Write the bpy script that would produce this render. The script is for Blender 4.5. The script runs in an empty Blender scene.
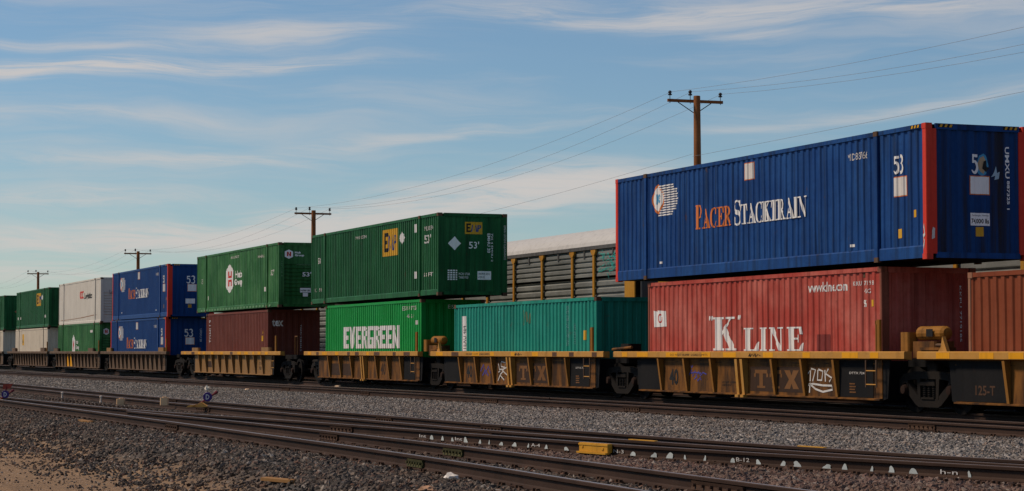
import bpy, bmesh, math, random
from mathutils import Vector, Matrix
random.seed(7)
S = bpy.context.scene
COL = S.collection
R = math.radians
# ------------------------------------------------------------------ camera
# metres: x runs along the train (to the right), y runs away from the camera, z = 0 is the top of the rails
cd = bpy.data.cameras.new('camera'); cam = bpy.data.objects.new('camera', cd); COL.objects.link(cam)
YAW, PITCH = R(68.7894), R(2.848)
cam.location = (0, -24.39, 1.29)
cam.rotation_euler = (math.pi/2 + PITCH, 0, YAW)
cd.sensor_width = 36; cd.lens = 2125.5/1024*36; cd.clip_start = .1; cd.clip_end = 20000
S.camera = cam
# ------------------------------------------------------------------ light
SUN_EL, SUN_AZ = R(48), R(216)           # azimuth clockwise from +y
sv = Vector((math.sin(SUN_AZ)*math.cos(SUN_EL), math.cos(SUN_AZ)*math.cos(SUN_EL), math.sin(SUN_EL)))
ld = bpy.data.lights.new('sun', 'SUN'); ld.energy = 3.5; ld.angle = R(10); ld.color = (1, .82, .63)
sun = bpy.data.objects.new('sun', ld); COL.objects.link(sun)
sun.rotation_euler = sv.to_track_quat('Z', 'Y').to_euler(); sun.location = sv*60
S.view_settings.view_transform = 'Standard'; S.view_settings.look = 'None'
S.view_settings.gamma = 1; S.view_settings.use_curve_mapping = False
S.view_settings.exposure = .0
# ------------------------------------------------------------------ world: sky with cirrus
W = bpy.data.worlds.new('World'); S.world = W; W.use_nodes = True
nt = W.node_tree; nt.nodes.clear()
class NT:
    def __init__(s, t): s.t = t
    def n(s, ty, ins=None, **kw):
        x = s.t.nodes.new(ty)
        for k, v in kw.items(): setattr(x, k, v)
        for k, v in (ins or {}).items():
            if isinstance(v, bpy.types.NodeSocket): s.t.links.new(v, x.inputs[k])
            else: x.inputs[k].default_value = v
        return x
    def math(s, op, a, b=0., c=None, clamp=False):
        d = {0: a, 1: b}
        if c is not None: d[2] = c
        return s.n('ShaderNodeMath', d, operation=op, use_clamp=clamp).outputs[0]
    def noise(s, vec, scale, detail=4, rough=.5, dist=0.):
        return s.n('ShaderNodeTexNoise', {'Vector': vec, 'Scale': scale, 'Detail': detail, 'Roughness': rough, 'Distortion': dist}).outputs[0]
    def mapr(s, v, a, b, c=0., d=1.):
        return s.n('ShaderNodeMapRange', {0: v, 1: a, 2: b, 3: c, 4: d}, interpolation_type='SMOOTHSTEP').outputs[0]
    def mix(s, f, a, b, blend='MIX'):
        return s.n('ShaderNodeMix', {0: f, 6: a, 7: b}, data_type='RGBA', blend_type=blend).outputs[2]
    def mapping(s, vec, scale, rot=(0, 0, 0), loc=(0, 0, 0)):
        return s.n('ShaderNodeMapping', {'Vector': vec, 'Scale': scale, 'Rotation': rot, 'Location': loc}).outputs[0]
w = NT(nt)
sky = w.n('ShaderNodeTexSky', sky_type='NISHITA', sun_disc=False, sun_elevation=SUN_EL, sun_rotation=SUN_AZ, altitude=800, air_density=1.1, dust_density=.35, ozone_density=2.2)
tc = w.n('ShaderNodeTexCoord').outputs['Generated']
sx = w.n('ShaderNodeSeparateXYZ', {0: tc})
# direction as azimuth (left-positive angle from +y towards -x) and elevation
az = w.math('ARCTAN2', w.math('MULTIPLY', sx.outputs[0], -1.), sx.outputs[1])
el = w.math('ARCSINE', sx.outputs[2])
ae = w.n('ShaderNodeCombineXYZ', {0: az, 1: el}).outputs[0]
warp = w.noise(w.mapping(ae, (5, 14, 1)), 1., 3, .5)
el2 = w.math('ADD', el, w.math('MULTIPLY', w.math('SUBTRACT', warp, .5), .05))
aw = w.n('ShaderNodeCombineXYZ', {0: az, 1: el2}).outputs[0]
n1 = w.noise(w.mapping(aw, (7, 75, 1), (0, 0, R(5)), (3.1, 1.7, 0)), 1., 8, .58, .35)
n2 = w.noise(w.mapping(aw, (2.2, 22, 1), (0, 0, R(4)), (8.3, 2.2, 0)), 1., 3, .5)
n3 = w.noise(w.mapping(aw, (22, 330, 1), (0, 0, R(7)), (1., 4.4, 0)), 1., 6, .7, .8)
dens = w.math('ADD', w.math('ADD', w.math('MULTIPLY', n1, .55), w.math('MULTIPLY', n2, .6)), w.math('MULTIPLY', n3, .14))
def streak(a, e, wa, we, tilt, amp):   # one cirrus bank at azimuth a, elevation e (degrees)
    da = w.math('SUBTRACT', az, R(a)); de = w.math('SUBTRACT', w.math('SUBTRACT', el2, R(e)), w.math('MULTIPLY', da, math.tan(R(tilt))))
    q = w.math('ADD', w.math('POWER', w.math('ABSOLUTE', w.math('DIVIDE', da, R(wa))), 2.), w.math('POWER', w.math('ABSOLUTE', w.math('DIVIDE', de, R(we))), 2.))
    return w.math('MULTIPLY', w.math('EXPONENT', w.math('MULTIPLY', q, -1.)), amp)
acc = None
for p in ((79.1, 7.35, 4.8, .24, -3.4, 1.4), (81.5, 7.15, 3., .2, -2, .5), (75.2, 8.5, 2.9, .3, -1, .62), (80.5, 8.0, 3.2, .16, -1, .4), (63.8, 9.25, 6., .32, 0, .75), (57.6, 9.0, 2.8, .2, 0, .6), (62.5, 8.6, 1.6, .12, 0, .4),
          (79.5, 5.95, 3.2, .12, -1, .35), (77.8, 5.05, 3.8, .16, -2, .55), (71.5, 5.75, 3., .14, -5, .4), (80, 4.1, 3., .18, -2, .5), (75.5, 3.5, 4.2, .34, -4.5, 1.5), (69.5, 4.2, 3.4, .42, -5.5, 1.5), (79.5, 3.25, 3., .24, -3, 1.1), (66.5, 4.5, 2.2, .34, -4, 1.0), (81, 2.3, 3., .3, -2, 1.0), (62, 6.2, 3., .1, -4, .25), (57, 6.6, 3, .15, -3, .3),
          (90, 6.3, 4, .3, -2, .8), (99, 8.0, 6, .4, -2, .8), (110, 4.2, 8, .5, -3, .9), (95, 3.2, 6, .4, -2, .8), (45, 6.8, 6, .4, -1, .8), (35, 4.2, 8, .5, -2, .8), (48, 3.4, 5, .4, -3, .7)):
    k_ = streak(*p); acc = k_ if acc is None else w.math('ADD', acc, k_)
fib = w.mapr(w.math('ADD', w.math('MULTIPLY', n1, .55), w.math('MULTIPLY', n3, .45)), .36, .64, .12, 1.35)
acc = w.math('MULTIPLY', acc, fib)
bgc = w.math('MULTIPLY', w.mapr(dens, .58, .95), w.mapr(el, 0., R(25), .3, .6))
cl = w.math('MULTIPLY', w.math('SUBTRACT', 1., w.math('EXPONENT', w.math('MULTIPLY', w.math('ADD', acc, bgc), -1.75))), .9)
skyc = w.mix(1., sky.outputs[0], (.82, .96, 1.06, 1), 'MULTIPLY')
col = w.mix(cl, skyc, (7.9, 7.3, 6.9, 1))
bg = w.n('ShaderNodeBackground', {'Color': col, 'Strength': .078})
nt.links.new(bg.outputs[0], w.n('ShaderNodeOutputWorld').inputs[0])

# ------------------------------------------------------------------ helpers
class MB:
    """collects geometry, build() links it as ONE mesh object"""
    def __init__(s): s.v = []; s.f = []; s.m = []
    def add(s, vs, fs, mi=0):
        o = len(s.v); s.v += [tuple(p) for p in vs]; s.f += [tuple(i+o for i in f) for f in fs]; s.m += [mi]*len(fs); return s
    def box(s, x0, y0, z0, x1, y1, z1, mi=0, c=0.):
        """box; c > 0 chamfers its x/y edges so it is not a bare cube"""
        if c <= 0:
            v = [(x, y, z) for z in (z0, z1) for y in (y0, y1) for x in (x0, x1)]
            return s.add(v, [(0, 2, 3, 1), (4, 5, 7, 6), (0, 1, 5, 4), (2, 6, 7, 3), (0, 4, 6, 2), (1, 3, 7, 5)], mi)
        P = [(x0+c, y0), (x1-c, y0), (x1, y0+c), (x1, y1-c), (x1-c, y1), (x0+c, y1), (x0, y1-c), (x0, y0+c)]
        return s.prism_z(P, z0, z1, mi)
    def prism_z(s, P, z0, z1, mi=0):
        n = len(P); v = [(a, b, z0) for a, b in P] + [(a, b, z1) for a, b in P]
        return s.add(v, [tuple(range(n-1, -1, -1)), tuple(range(n, 2*n))] + [(i, (i+1) % n, (i+1) % n+n, i+n) for i in range(n)], mi)
    def prism_y(s, P, y0, y1, mi=0):      # P in (x, z)
        n = len(P); v = [(a, y0, b) for a, b in P] + [(a, y1, b) for a, b in P]
        return s.add(v, [tuple(range(n)), tuple(range(2*n-1, n-1, -1))] + [((i+1) % n, i, i+n, (i+1) % n+n) for i in range(n)], mi)
    def prism_x(s, P, x0, x1, mi=0):      # P in (y, z)
        n = len(P); v = [(x0, a, b) for a, b in P] + [(x1, a, b) for a, b in P]
        return s.add(v, [tuple(range(n-1, -1, -1)), tuple(range(n, 2*n))] + [(i, (i+1) % n, (i+1) % n+n, i+n) for i in range(n)], mi)
    def tube(s, a, b, r0, r1=None, n=10, mi=0):
        a, b = Vector(a), Vector(b); r1 = r0 if r1 is None else r1
        d = (b-a).normalized(); q = d.to_track_quat('Z', 'Y')
        v = [a+q @ Vector((math.cos(t)*r0, math.sin(t)*r0, 0)) for t in [2*math.pi*i/n for i in range(n)]]
        v += [b+q @ Vector((math.cos(t)*r1, math.sin(t)*r1, 0)) for t in [2*math.pi*i/n for i in range(n)]]
        return s.add(v, [(i, (i+1) % n, (i+1) % n+n, i+n) for i in range(n)]+[tuple(range(n-1, -1, -1)), tuple(range(n, 2*n))], mi)
    def lathe_y(s, prof, cx, cz, n=24, mi=0):   # prof: (y, radius)
        v = []; f = []
        for y, r in prof: v += [(cx+math.cos(2*math.pi*i/n)*r, y, cz+math.sin(2*math.pi*i/n)*r) for i in range(n)]
        for k in range(len(prof)-1): f += [(k*n+i, (k+1)*n+i, (k+1)*n+(i+1) % n, k*n+(i+1) % n) for i in range(n)]
        f += [tuple(range(n-1, -1, -1)), tuple(range((len(prof)-1)*n, len(prof)*n))]
        return s.add(v, f, mi)
    def lathe_z(s, prof, cx, cy, n=16, mi=0):   # prof: (z, radius)
        v = []; f = []
        for z, r in prof: v += [(cx+math.cos(2*math.pi*i/n)*r, cy+math.sin(2*math.pi*i/n)*r, z) for i in range(n)]
        for k in range(len(prof)-1): f += [(k*n+i, k*n+(i+1) % n, (k+1)*n+(i+1) % n, (k+1)*n+i) for i in range(n)]
        f += [tuple(range(n-1, -1, -1)), tuple(range((len(prof)-1)*n, len(prof)*n))]
        return s.add(v, f, mi)
    def mesh(s, name, mats, smooth=False):
        me = bpy.data.meshes.new(name); me.from_pydata(s.v, [], s.f)
        for m in (mats if isinstance(mats, (list, tuple)) else [mats]): me.materials.append(m)
        me.polygons.foreach_set('material_index', s.m)
        if smooth: me.polygons.foreach_set('use_smooth', [True]*len(me.polygons))
        me.update(); return me
    def build(s, name, mats, parent=None, smooth=False):
        return link(name, s.mesh(name, mats, smooth), parent)
def link(name, data, parent=None):
    o = bpy.data.objects.new(name, data); COL.objects.link(o); o.parent = parent; return o
def tag(o, label, cat, group=None):
    o['label'] = label; o['category'] = cat
    if group: o['group'] = group
    return o
def empty(name, loc, label=None, cat=None, group=None, rz=0.):
    o = bpy.data.objects.new(name, None); o.location = loc; o.rotation_euler.z = rz; o.empty_display_size = .3; COL.objects.link(o)
    if label: tag(o, label, cat, group)
    return o
def struct(o): o['kind'] = 'structure'; return o
def stuff(o): o['kind'] = 'stuff'; return o

# ------------------------------------------------------------------ materials
MATS = {}
def newmat(name):
    m = bpy.data.materials.new(name); m.use_nodes = True; t = m.node_tree; t.nodes.clear(); h = NT(t)
    b = h.n('ShaderNodeBsdfPrincipled'); t.links.new(b.outputs[0], h.n('ShaderNodeOutputMaterial').inputs[0])
    return m, h, b
def c4(c): return (c[0], c[1], c[2], 1)
def mul(c, k): return tuple(min(1, x*k) for x in c)
def paint(name, c, rough=.5, fade=.5, fadec=None, dirt=.5, rust=.25, rustc=(.09, .035, .015), streak=(5, 5, .22), metal=0., spec=.12, dirtc=None, dr=(.48, .75)):
    """weathered paint: patchy fading, dirt running down, rust freckles"""
    if name in MATS: return MATS[name]
    m, h, b = newmat(name)
    v = h.n('ShaderNodeVectorMath', {0: h.n('ShaderNodeTexCoord').outputs['Object'], 1: h.n('ShaderNodeCombineXYZ', {0: h.math('MULTIPLY', h.n('ShaderNodeObjectInfo').outputs['Random'], 61.), 2: 3.3}).outputs[0]}, operation='ADD').outputs[0]
    a = h.noise(v, .7, 6, .6)
    fc = fadec or tuple(min(1, x*1.5+.025) for x in c)
    k = h.mix(h.math('MULTIPLY', h.mapr(a, .35, .72), fade), c4(c), c4(fc))
    st = h.noise(h.mapping(v, streak), 1., 6, .62)
    k = h.mix(h.math('MULTIPLY', h.mapr(st, dr[0], dr[1]), dirt), k, c4(dirtc or tuple(x*.33+.003 for x in c)))
    fine = h.noise(v, 9., 5, .7)
    k = h.mix(h.math('MULTIPLY', h.mapr(fine, .45, .7), dirt*.35), k, c4(tuple(x*.5+.004 for x in c)))
    rm = h.math('MULTIPLY', h.mapr(h.math('ADD', h.math('MULTIPLY', h.noise(v, 3.2, 8, .72), .75), h.math('MULTIPLY', st, .3)), .625, .69), rust, clamp=True)
    k = h.mix(rm, k, c4(rustc))
    h.t.links.new(k, b.inputs['Base Color'])
    h.t.links.new(h.math('ADD', h.math('MULTIPLY', fine, .25), rough-.1), b.inputs['Roughness'])
    b.inputs['Metallic'].default_value = metal; b.inputs['Specular IOR Level'].default_value = spec
    bp = h.n('ShaderNodeBump', {'Strength': .18, 'Distance': .01, 'Height': h.math('ADD', fine, h.math('MULTIPLY', a, .8))})
    h.t.links.new(bp.outputs[0], b.inputs['Normal'])
    MATS[name] = m; return m
def plain(name, c, rough=.6, metal=0., var=.35, scale=8.):
    if name in MATS: return MATS[name]
    m, h, b = newmat(name)
    v = h.n('ShaderNodeTexCoord').outputs['Object']
    k = h.mix(h.mapr(h.noise(v, scale, 6, .65), .35, .7), c4(c), c4(mul(c, 1-var)))
    h.t.links.new(k, b.inputs['Base Color']); b.inputs['Roughness'].default_value = rough; b.inputs['Metallic'].default_value = metal
    MATS[name] = m; return m
M_white = paint('white lettering', (.62, .58, .54), .6, .3, (.7, .67, .63), .35, .25)
M_white2 = paint('clean white lettering', (.74, .72, .69), .6, .4, (.8, .78, .75), .45, .3, (.28, .2, .15), dirtc=(.42, .4, .38), dr=(.44, .7))
M_white_end = paint('white brightened for shaded ends', (.86, .85, .83), .5, .2, (.9, .89, .88), .15, .05)  # white for end-wall print, lightened in colour to offset the shade there
M_orange = paint('orange lettering', (.62, .17, .04), .6, .3, (.62, .22, .09), .3, .12)
M_yellow = paint('yellow sticker', (.62, .33, .02), .55, .3, (.6, .38, .1), .3, .1)
M_black = paint('black print', (.015, .014, .014), .6, .3, (.05, .05, .05), .2, 0)
M_lblue = paint('light blue print', (.07, .3, .5), .6, .2, None, .2, 0)
M_dblue = paint('blue print', (.015, .06, .22), .6, .2, None, .2, 0)
M_redp = paint('red print', (.5, .03, .02), .6, .3, None, .3, 0)
M_casting = paint('rusty casting', (.09, .05, .03), .7, .6, (.16, .1, .06), .6, .5)
M_steel = paint('dark truck steel', (.010, .008, .007), .85, .6, (.022, .017, .013), .5, .5, (.06, .03, .018))
M_dark = paint('grimy black steel', (.008, .008, .009), .85, .5, (.018, .016, .015), .5, .3, (.03, .016, .01))
M_ttx = paint('ochre freight car paint', (.20, .080, .015), .65, .6, (.20, .085, .024), .95, .7, (.035, .018, .010), (2.2, 2.2, .6), dirtc=(.030, .016, .009), dr=(.36, .66))
M_stake_lit = paint('lit ochre of the stakes', (.27, .115, .02), .6, .5, (.3, .15, .05), .7, .6, (.05, .025, .014))  # panel ochre made lighter; the lit look of the stakes is in the colour
M_gear = paint('yellow gear paint', (.27, .115, .015), .65, .5, (.24, .11, .03), .8, .6, (.05, .025, .014))
M_sill = paint('faded ochre sill', (.46, .22, .04), .55, .6, (.5, .28, .09), .5, .4, (.1, .05, .03), (2, 2, 2))
M_sily = paint('yellow sill reflector', (.66, .29, .006), .5, .3, None, .3, .1)
M_sild = paint('brown sill patch', (.09, .045, .025), .6, .4, None, .4, .1)
M_tan = paint('tan freight car paint', (.24, .125, .042), .6, .6, (.28, .16, .07), .7, .45, (.06, .03, .016))
M_tanb = paint('dull brown freight car paint', (.115, .07, .042), .65, .6, (.17, .11, .07), .7, .45, (.05, .028, .018))
M_ttxbg = paint('dark stencil panel', (.04, .022, .014), .7, .5, (.07, .036, .02), .4, .2)
M_ttxl = paint('ochre stencil letters', (.15, .065, .02), .6, .5, None, .5, .3)
M_chalk = paint('white graffiti paint', (.6, .58, .55), .8, .4, (.4, .37, .34), .3, 0)
M_bgraf = paint('blue graffiti paint', (.05, .05, .25), .7, .4, None, .3, .1)
M_tgraf = paint('turquoise graffiti paint', (.03, .36, .32), .7, .3, None, .3, 0)

# ------------------------------------------------------------------ lettering
_tc = {}
def bfont(text, bold=0.):
    """(verts2d, faces) of a text in the built-in font, scaled to the unit box"""
    k = (text, bold)
    if k in _tc: return _tc[k]
    cu = bpy.data.curves.new('t', 'FONT'); cu.body = text; cu.resolution_u = 2; cu.offset = bold; cu.fill_mode = 'BOTH'
    o = bpy.data.objects.new('t', cu); COL.objects.link(o)
    me = bpy.data.meshes.new_from_object(o.evaluated_get(bpy.context.evaluated_depsgraph_get()))
    V = [(p.co.x, p.co.y) for p in me.vertices]; F = [tuple(p.vertices) for p in me.polygons]
    bpy.data.objects.remove(o); bpy.data.curves.remove(cu); bpy.data.meshes.remove(me)
    x0 = min(p[0] for p in V); x1 = max(p[0] for p in V); y0 = min(p[1] for p in V); y1 = max(p[1] for p in V)
    _tc[k] = ([[((p[0]-x0)/(x1-x0), (p[1]-y0)/(y1-y0)) for p in V], F], )
    return _tc[k]
def rect(a, b, c, d): return ([(a, b), (c, b), (c, d), (a, d)], [(0, 1, 2, 3)])
def poly(*P): return (list(P), [tuple(range(len(P)))])
def stroke(path, wd):
    """ribbon along path; wd a width or a list of widths"""
    n = len(path); wd = wd if isinstance(wd, (list, tuple)) else [wd]*n
    V = []
    for i in range(n):
        a = path[max(0, i-1)]; b = path[min(n-1, i+1)]; dx, dy = b[0]-a[0], b[1]-a[1]; l = math.hypot(dx, dy) or 1
        V += [(path[i][0]-dy/l*wd[i]/2, path[i][1]+dx/l*wd[i]/2), (path[i][0]+dy/l*wd[i]/2, path[i][1]-dx/l*wd[i]/2)]
    return (V, [(2*i, 2*i+1, 2*i+3, 2*i+2) for i in range(n-1)])
def arcp(cx, cy, rx, ry, a0, a1, n=14): return [(cx+rx*math.cos(R(a0+(a1-a0)*i/n)), cy+ry*math.sin(R(a0+(a1-a0)*i/n))) for i in range(n+1)]
def ring(cx, cy, rx, ry, ix, iy, a0, a1, n=16):
    A = arcp(cx, cy, rx, ry, a0, a1, n); B = arcp(cx, cy, ix, iy, a0, a1, n)
    return (A+B, [(i, i+1, n+2+i, n+1+i) for i in range(n)])
def swid(n, lo, hi): return [lo+(hi-lo)*math.sin(math.pi*i/(n-1)) for i in range(n)]
def serif(ch):
    """heavy roman capitals on a unit-high box: (width, shapes)"""
    if ch == 'P': return .74, [rect(.12, .05, .34, .95), rect(.0, 0, .46, .05), rect(.0, .95, .34, 1), ring(.34, .72, .40, .28, .17, .23, -90, 90)]
    if ch == 'R': return .9, [rect(.12, .05, .34, .95), rect(.0, 0, .44, .05), rect(.0, .95, .34, 1), ring(.34, .74, .38, .26, .16, .21, -90, 90), poly((.34, .47), (.5, .49), (.84, .06), (.6, .06)), rect(.58, 0, .92, .055)]
    if ch == 'A': return .96, [poly((.10, .05), (.17, .05), (.47, .82), (.44, .95)), poly((.40, 1.), (.52, 1.), (.88, .05), (.62, .05)), rect(.28, .28, .6, .335), rect(0, 0, .28, .05), rect(.54, 0, .98, .05)]
    if ch == 'C': return .82, [ring(.46, .5, .46, .52, .22, .46, 50, 310), poly((.70, .68), (.76, .66), (.76, 1.0), (.70, .93)), poly((.74, .12), (.80, .30), (.75, .31), (.68, .16))]
    if ch == 'E': return .8, [rect(.12, .05, .36, .95), rect(0, 0, .78, .055), rect(0, .945, .74, 1), rect(.36, .48, .58, .535), rect(.56, .36, .605, .66), poly((.66, .055), (.78, .055), (.82, .32), (.77, .32)), poly((.66, .945), (.74, .945), (.77, .70), (.72, .70))]
    if ch == 'L': return .8, [rect(.12, .055, .36, .95), rect(0, 0, .78, .055), rect(0, .95, .48, 1), poly((.62, .055), (.78, .055), (.83, .38), (.77, .38))]
    if ch == 'I': return .48, [rect(.12, .05, .36, .95), rect(0, 0, .48, .05), rect(0, .95, .48, 1)]
    if ch == 'T': return .84, [rect(.31, .05, .54, .945), rect(.18, 0, .67, .05), rect(.04, .945, .81, 1), poly((.0, .66), (.05, .66), (.12, .945), (.04, .945)), poly((.80, .66), (.85, .66), (.81, .945), (.73, .945))]
    if ch == 'N': return 1., [rect(.13, .05, .21, .95), poly((.13, 1), (.36, 1), (.86, .02), (.66, .02)), rect(.79, .05, .86, .95), rect(0, 0, .34, .05), rect(.66, .95, 1., 1), rect(0, .95, .13, 1)]
    if ch == 'K': return 1., [rect(.12, .05, .36, .95), rect(0, 0, .48, .05), rect(0, .95, .48, 1), poly((.36, .42), (.36, .55), (.74, .95), (.82, .95)), poly((.44, .56), (.60, .68), (.96, .05), (.68, .05)), rect(.58, 0, 1.02, .05), rect(.6, .95, .96, 1)]
    if ch == 'S':
        p = arcp(.36, .74, .26, .23, 35, 270, 12)+arcp(.36, .26, .28, .25, 90, -145, 12)[1:]
        return .74, [stroke(p, [.07+.13*math.exp(-((i-len(p)/2)/5.5)**2) for i in range(len(p))]), poly((.55, .82), (.62, .70), (.62, 1.), (.56, .96)), poly((.06, .02), (.12, .04), (.12, .28), (.05, .34))]
    if ch == '5':
        p = [(.12, .55)]+arcp(.3, .33, .28, .3, 125, -150, 16); return .68, [rect(.12, .86, .58, 1), rect(.12, .56, .2, .86), stroke(p, swid(len(p), .06, .2)), ]
    if ch == '3':
        p = arcp(.3, .76, .24, .22, 150, -80, 12)+arcp(.3, .28, .28, .27, 80, -150, 14)[1:]
        return .66, [stroke(p, [.07+.12*abs(math.sin(math.pi*2*i/(len(p)-1))) for i in range(len(p))])]
    return .3, []
def block(ch):
    """tight heavy block capitals for the green container"""
    if ch == 'E': return .8, [rect(0, 0, .34, 1), rect(.34, 0, .8, .2), rect(.34, .4, .74, .6), rect(.34, .8, .8, 1)]
    if ch == 'V': return .9, [poly((0, 1), (.3, 1), (.45, .4), (.45, 0), (.3, 0)), poly((.45, 0), (.6, 0), (.9, 1), (.6, 1), (.45, .4))]
    if ch == 'R': return .84, [rect(0, 0, .32, 1), rect(.32, .8, .7, 1), rect(.32, .38, .7, .56), poly((.7, 1), (.7, .8), (.84, .9)), rect(.56, .56, .84, .8), poly((.5, .38), (.78, .38), (.84, 0), (.58, 0))]
    if ch == 'G': return .84, [rect(0, .0, .32, 1), rect(.32, 0, .84, .18), rect(.32, .82, .84, 1), rect(.56, .18, .84, .5), rect(.46, .4, .56, .5)]
    if ch == 'N': return .9, [rect(0, 0, .3, 1), rect(.6, 0, .9, 1), poly((.3, 1), (.3, .62), (.6, 0), (.6, .38))]
    return .3, []
def compose(text, font, small=None, gap=.08):
    """glyph string -> list of shapes in unit box; small: relative height of all but the first letter"""
    out = []; x = 0
    for i, ch in enumerate(text):
        k = 1. if (small is None or i == 0) else small
        wd, sh = font(ch)
        for V, F in sh:
            if font is serif and len(V) < 7:
                cx = sum(p[0] for p in V)/len(V); cy = sum(p[1] for p in V)/len(V)
                V = [(p[0]+math.copysign(.022, p[0]-cx), min(1, max(0, p[1]+math.copysign(.012, p[1]-cy)))) for p in V]
            out.append(([(x+p[0]*k, p[1]*k) for p in V], F))
        x += wd*k+gap*k
    x -= gap
    return [([(p[0]/x, p[1]) for p in V], F) for V, F in out]

# ------------------------------------------------------------------ corrugated walls
class Corr:
    """trapezoid corrugation along s between s0 and s1; depth inwards"""
    def __init__(s, s0, s1, per=.278, dep=.036, base=0.):
        n = max(1, round((s1-s0)/per)); p = (s1-s0)/n; s.b = [(s0, 0.)]; s.base = base
        for i in range(n):
            a = s0+i*p; s.b += [(a+p*.2, 0.), (a+p*.33, dep), (a+p*.67, dep), (a+p*.8, 0.)]
        s.b.append((s1, 0.))
        s.per = p
    def __call__(s, t, z=0.):
        b = s.b; d = 0.
        if t <= b[0][0] or t >= b[-1][0]: d = 0.
        else:
            lo, hi = 0, len(b)-1
            while hi-lo > 1:
                m = (lo+hi)//2
                if b[m][0] <= t: lo = m
                else: hi = m
            t0, d0 = b[lo]; t1, d1 = b[hi]; d = d0+(d1-d0)*(t-t0)/max(1e-9, t1-t0)
        return s.base+d+.007*math.sin(t*1.7+z*2.1+s.base*31)*math.sin(z*1.9+t*.6)+.004*math.sin(t*3.3-z*1.3)
class Flat(Corr):
    def __init__(s, s0, s1, base=0.): s.b = [(s0, 0.), (s1, 0.)]; s.base = base
    def __call__(s, t, z=0.): return s.base
def wall(surf, z0, z1, place, rows=7):
    mb = MB(); B = surf.b; n = len(B)
    for j in range(rows+1):
        z = z0+(z1-z0)*j/rows
        for t, _ in B: mb.v.append(place(t, surf(t, z), z))
    for j in range(rows):
        for i in range(n-1): mb.f.append((j*n+i, j*n+i+1, (j+1)*n+i+1, (j+1)*n+i)); mb.m.append(0)
    return mb
def decal(name, shapes, box, surf, place, mat, parent, lift=.006, rot=0, mirror=False):
    """shapes in the unit box -> paint film lying on a wall at box=(s0, z0, s1, z1)"""
    s0, z0, s1, z1 = box; bm = bmesh.new()
    for q, (V, F) in enumerate(shapes):
        vs = []
        for x, y in V:
            if rot == 90: x, y = 1-y, x
            if rot == -90: x, y = y, 1-x
            vs.append(bm.verts.new((s0+(s1-s0)*x, 0, z0+(z1-z0)*y)))
        for v in vs: v.co.y = q*.0005
        for f in F:
            try: bm.faces.new([vs[i] for i in f])
            except ValueError: pass
    if not isinstance(surf, Flat):
        for t, _ in surf.b:
            if s0-.01 < t < s1+.01:
                bmesh.ops.bisect_plane(bm, geom=bm.verts[:]+bm.edges[:]+bm.faces[:], plane_co=(t, 0, 0), plane_no=(1, 0, 0), dist=1e-5)
        z = z0+.25
        while z < z1-.05:
            bmesh.ops.bisect_plane(bm, geom=bm.verts[:]+bm.edges[:]+bm.faces[:], plane_co=(0, 0, z), plane_no=(0, 0, 1), dist=1e-5); z += .25
    for v in bm.verts: v.co = Vector(place(v.co.x, surf(v.co.x, v.co.z)-lift-v.co.y, v.co.z))
    me = bpy.data.meshes.new(name); bm.to_mesh(me); bm.free(); me.materials.append(mat)
    return link(name, me, parent)
UNIT = [rect(0, 0, 1, 1)]

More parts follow.
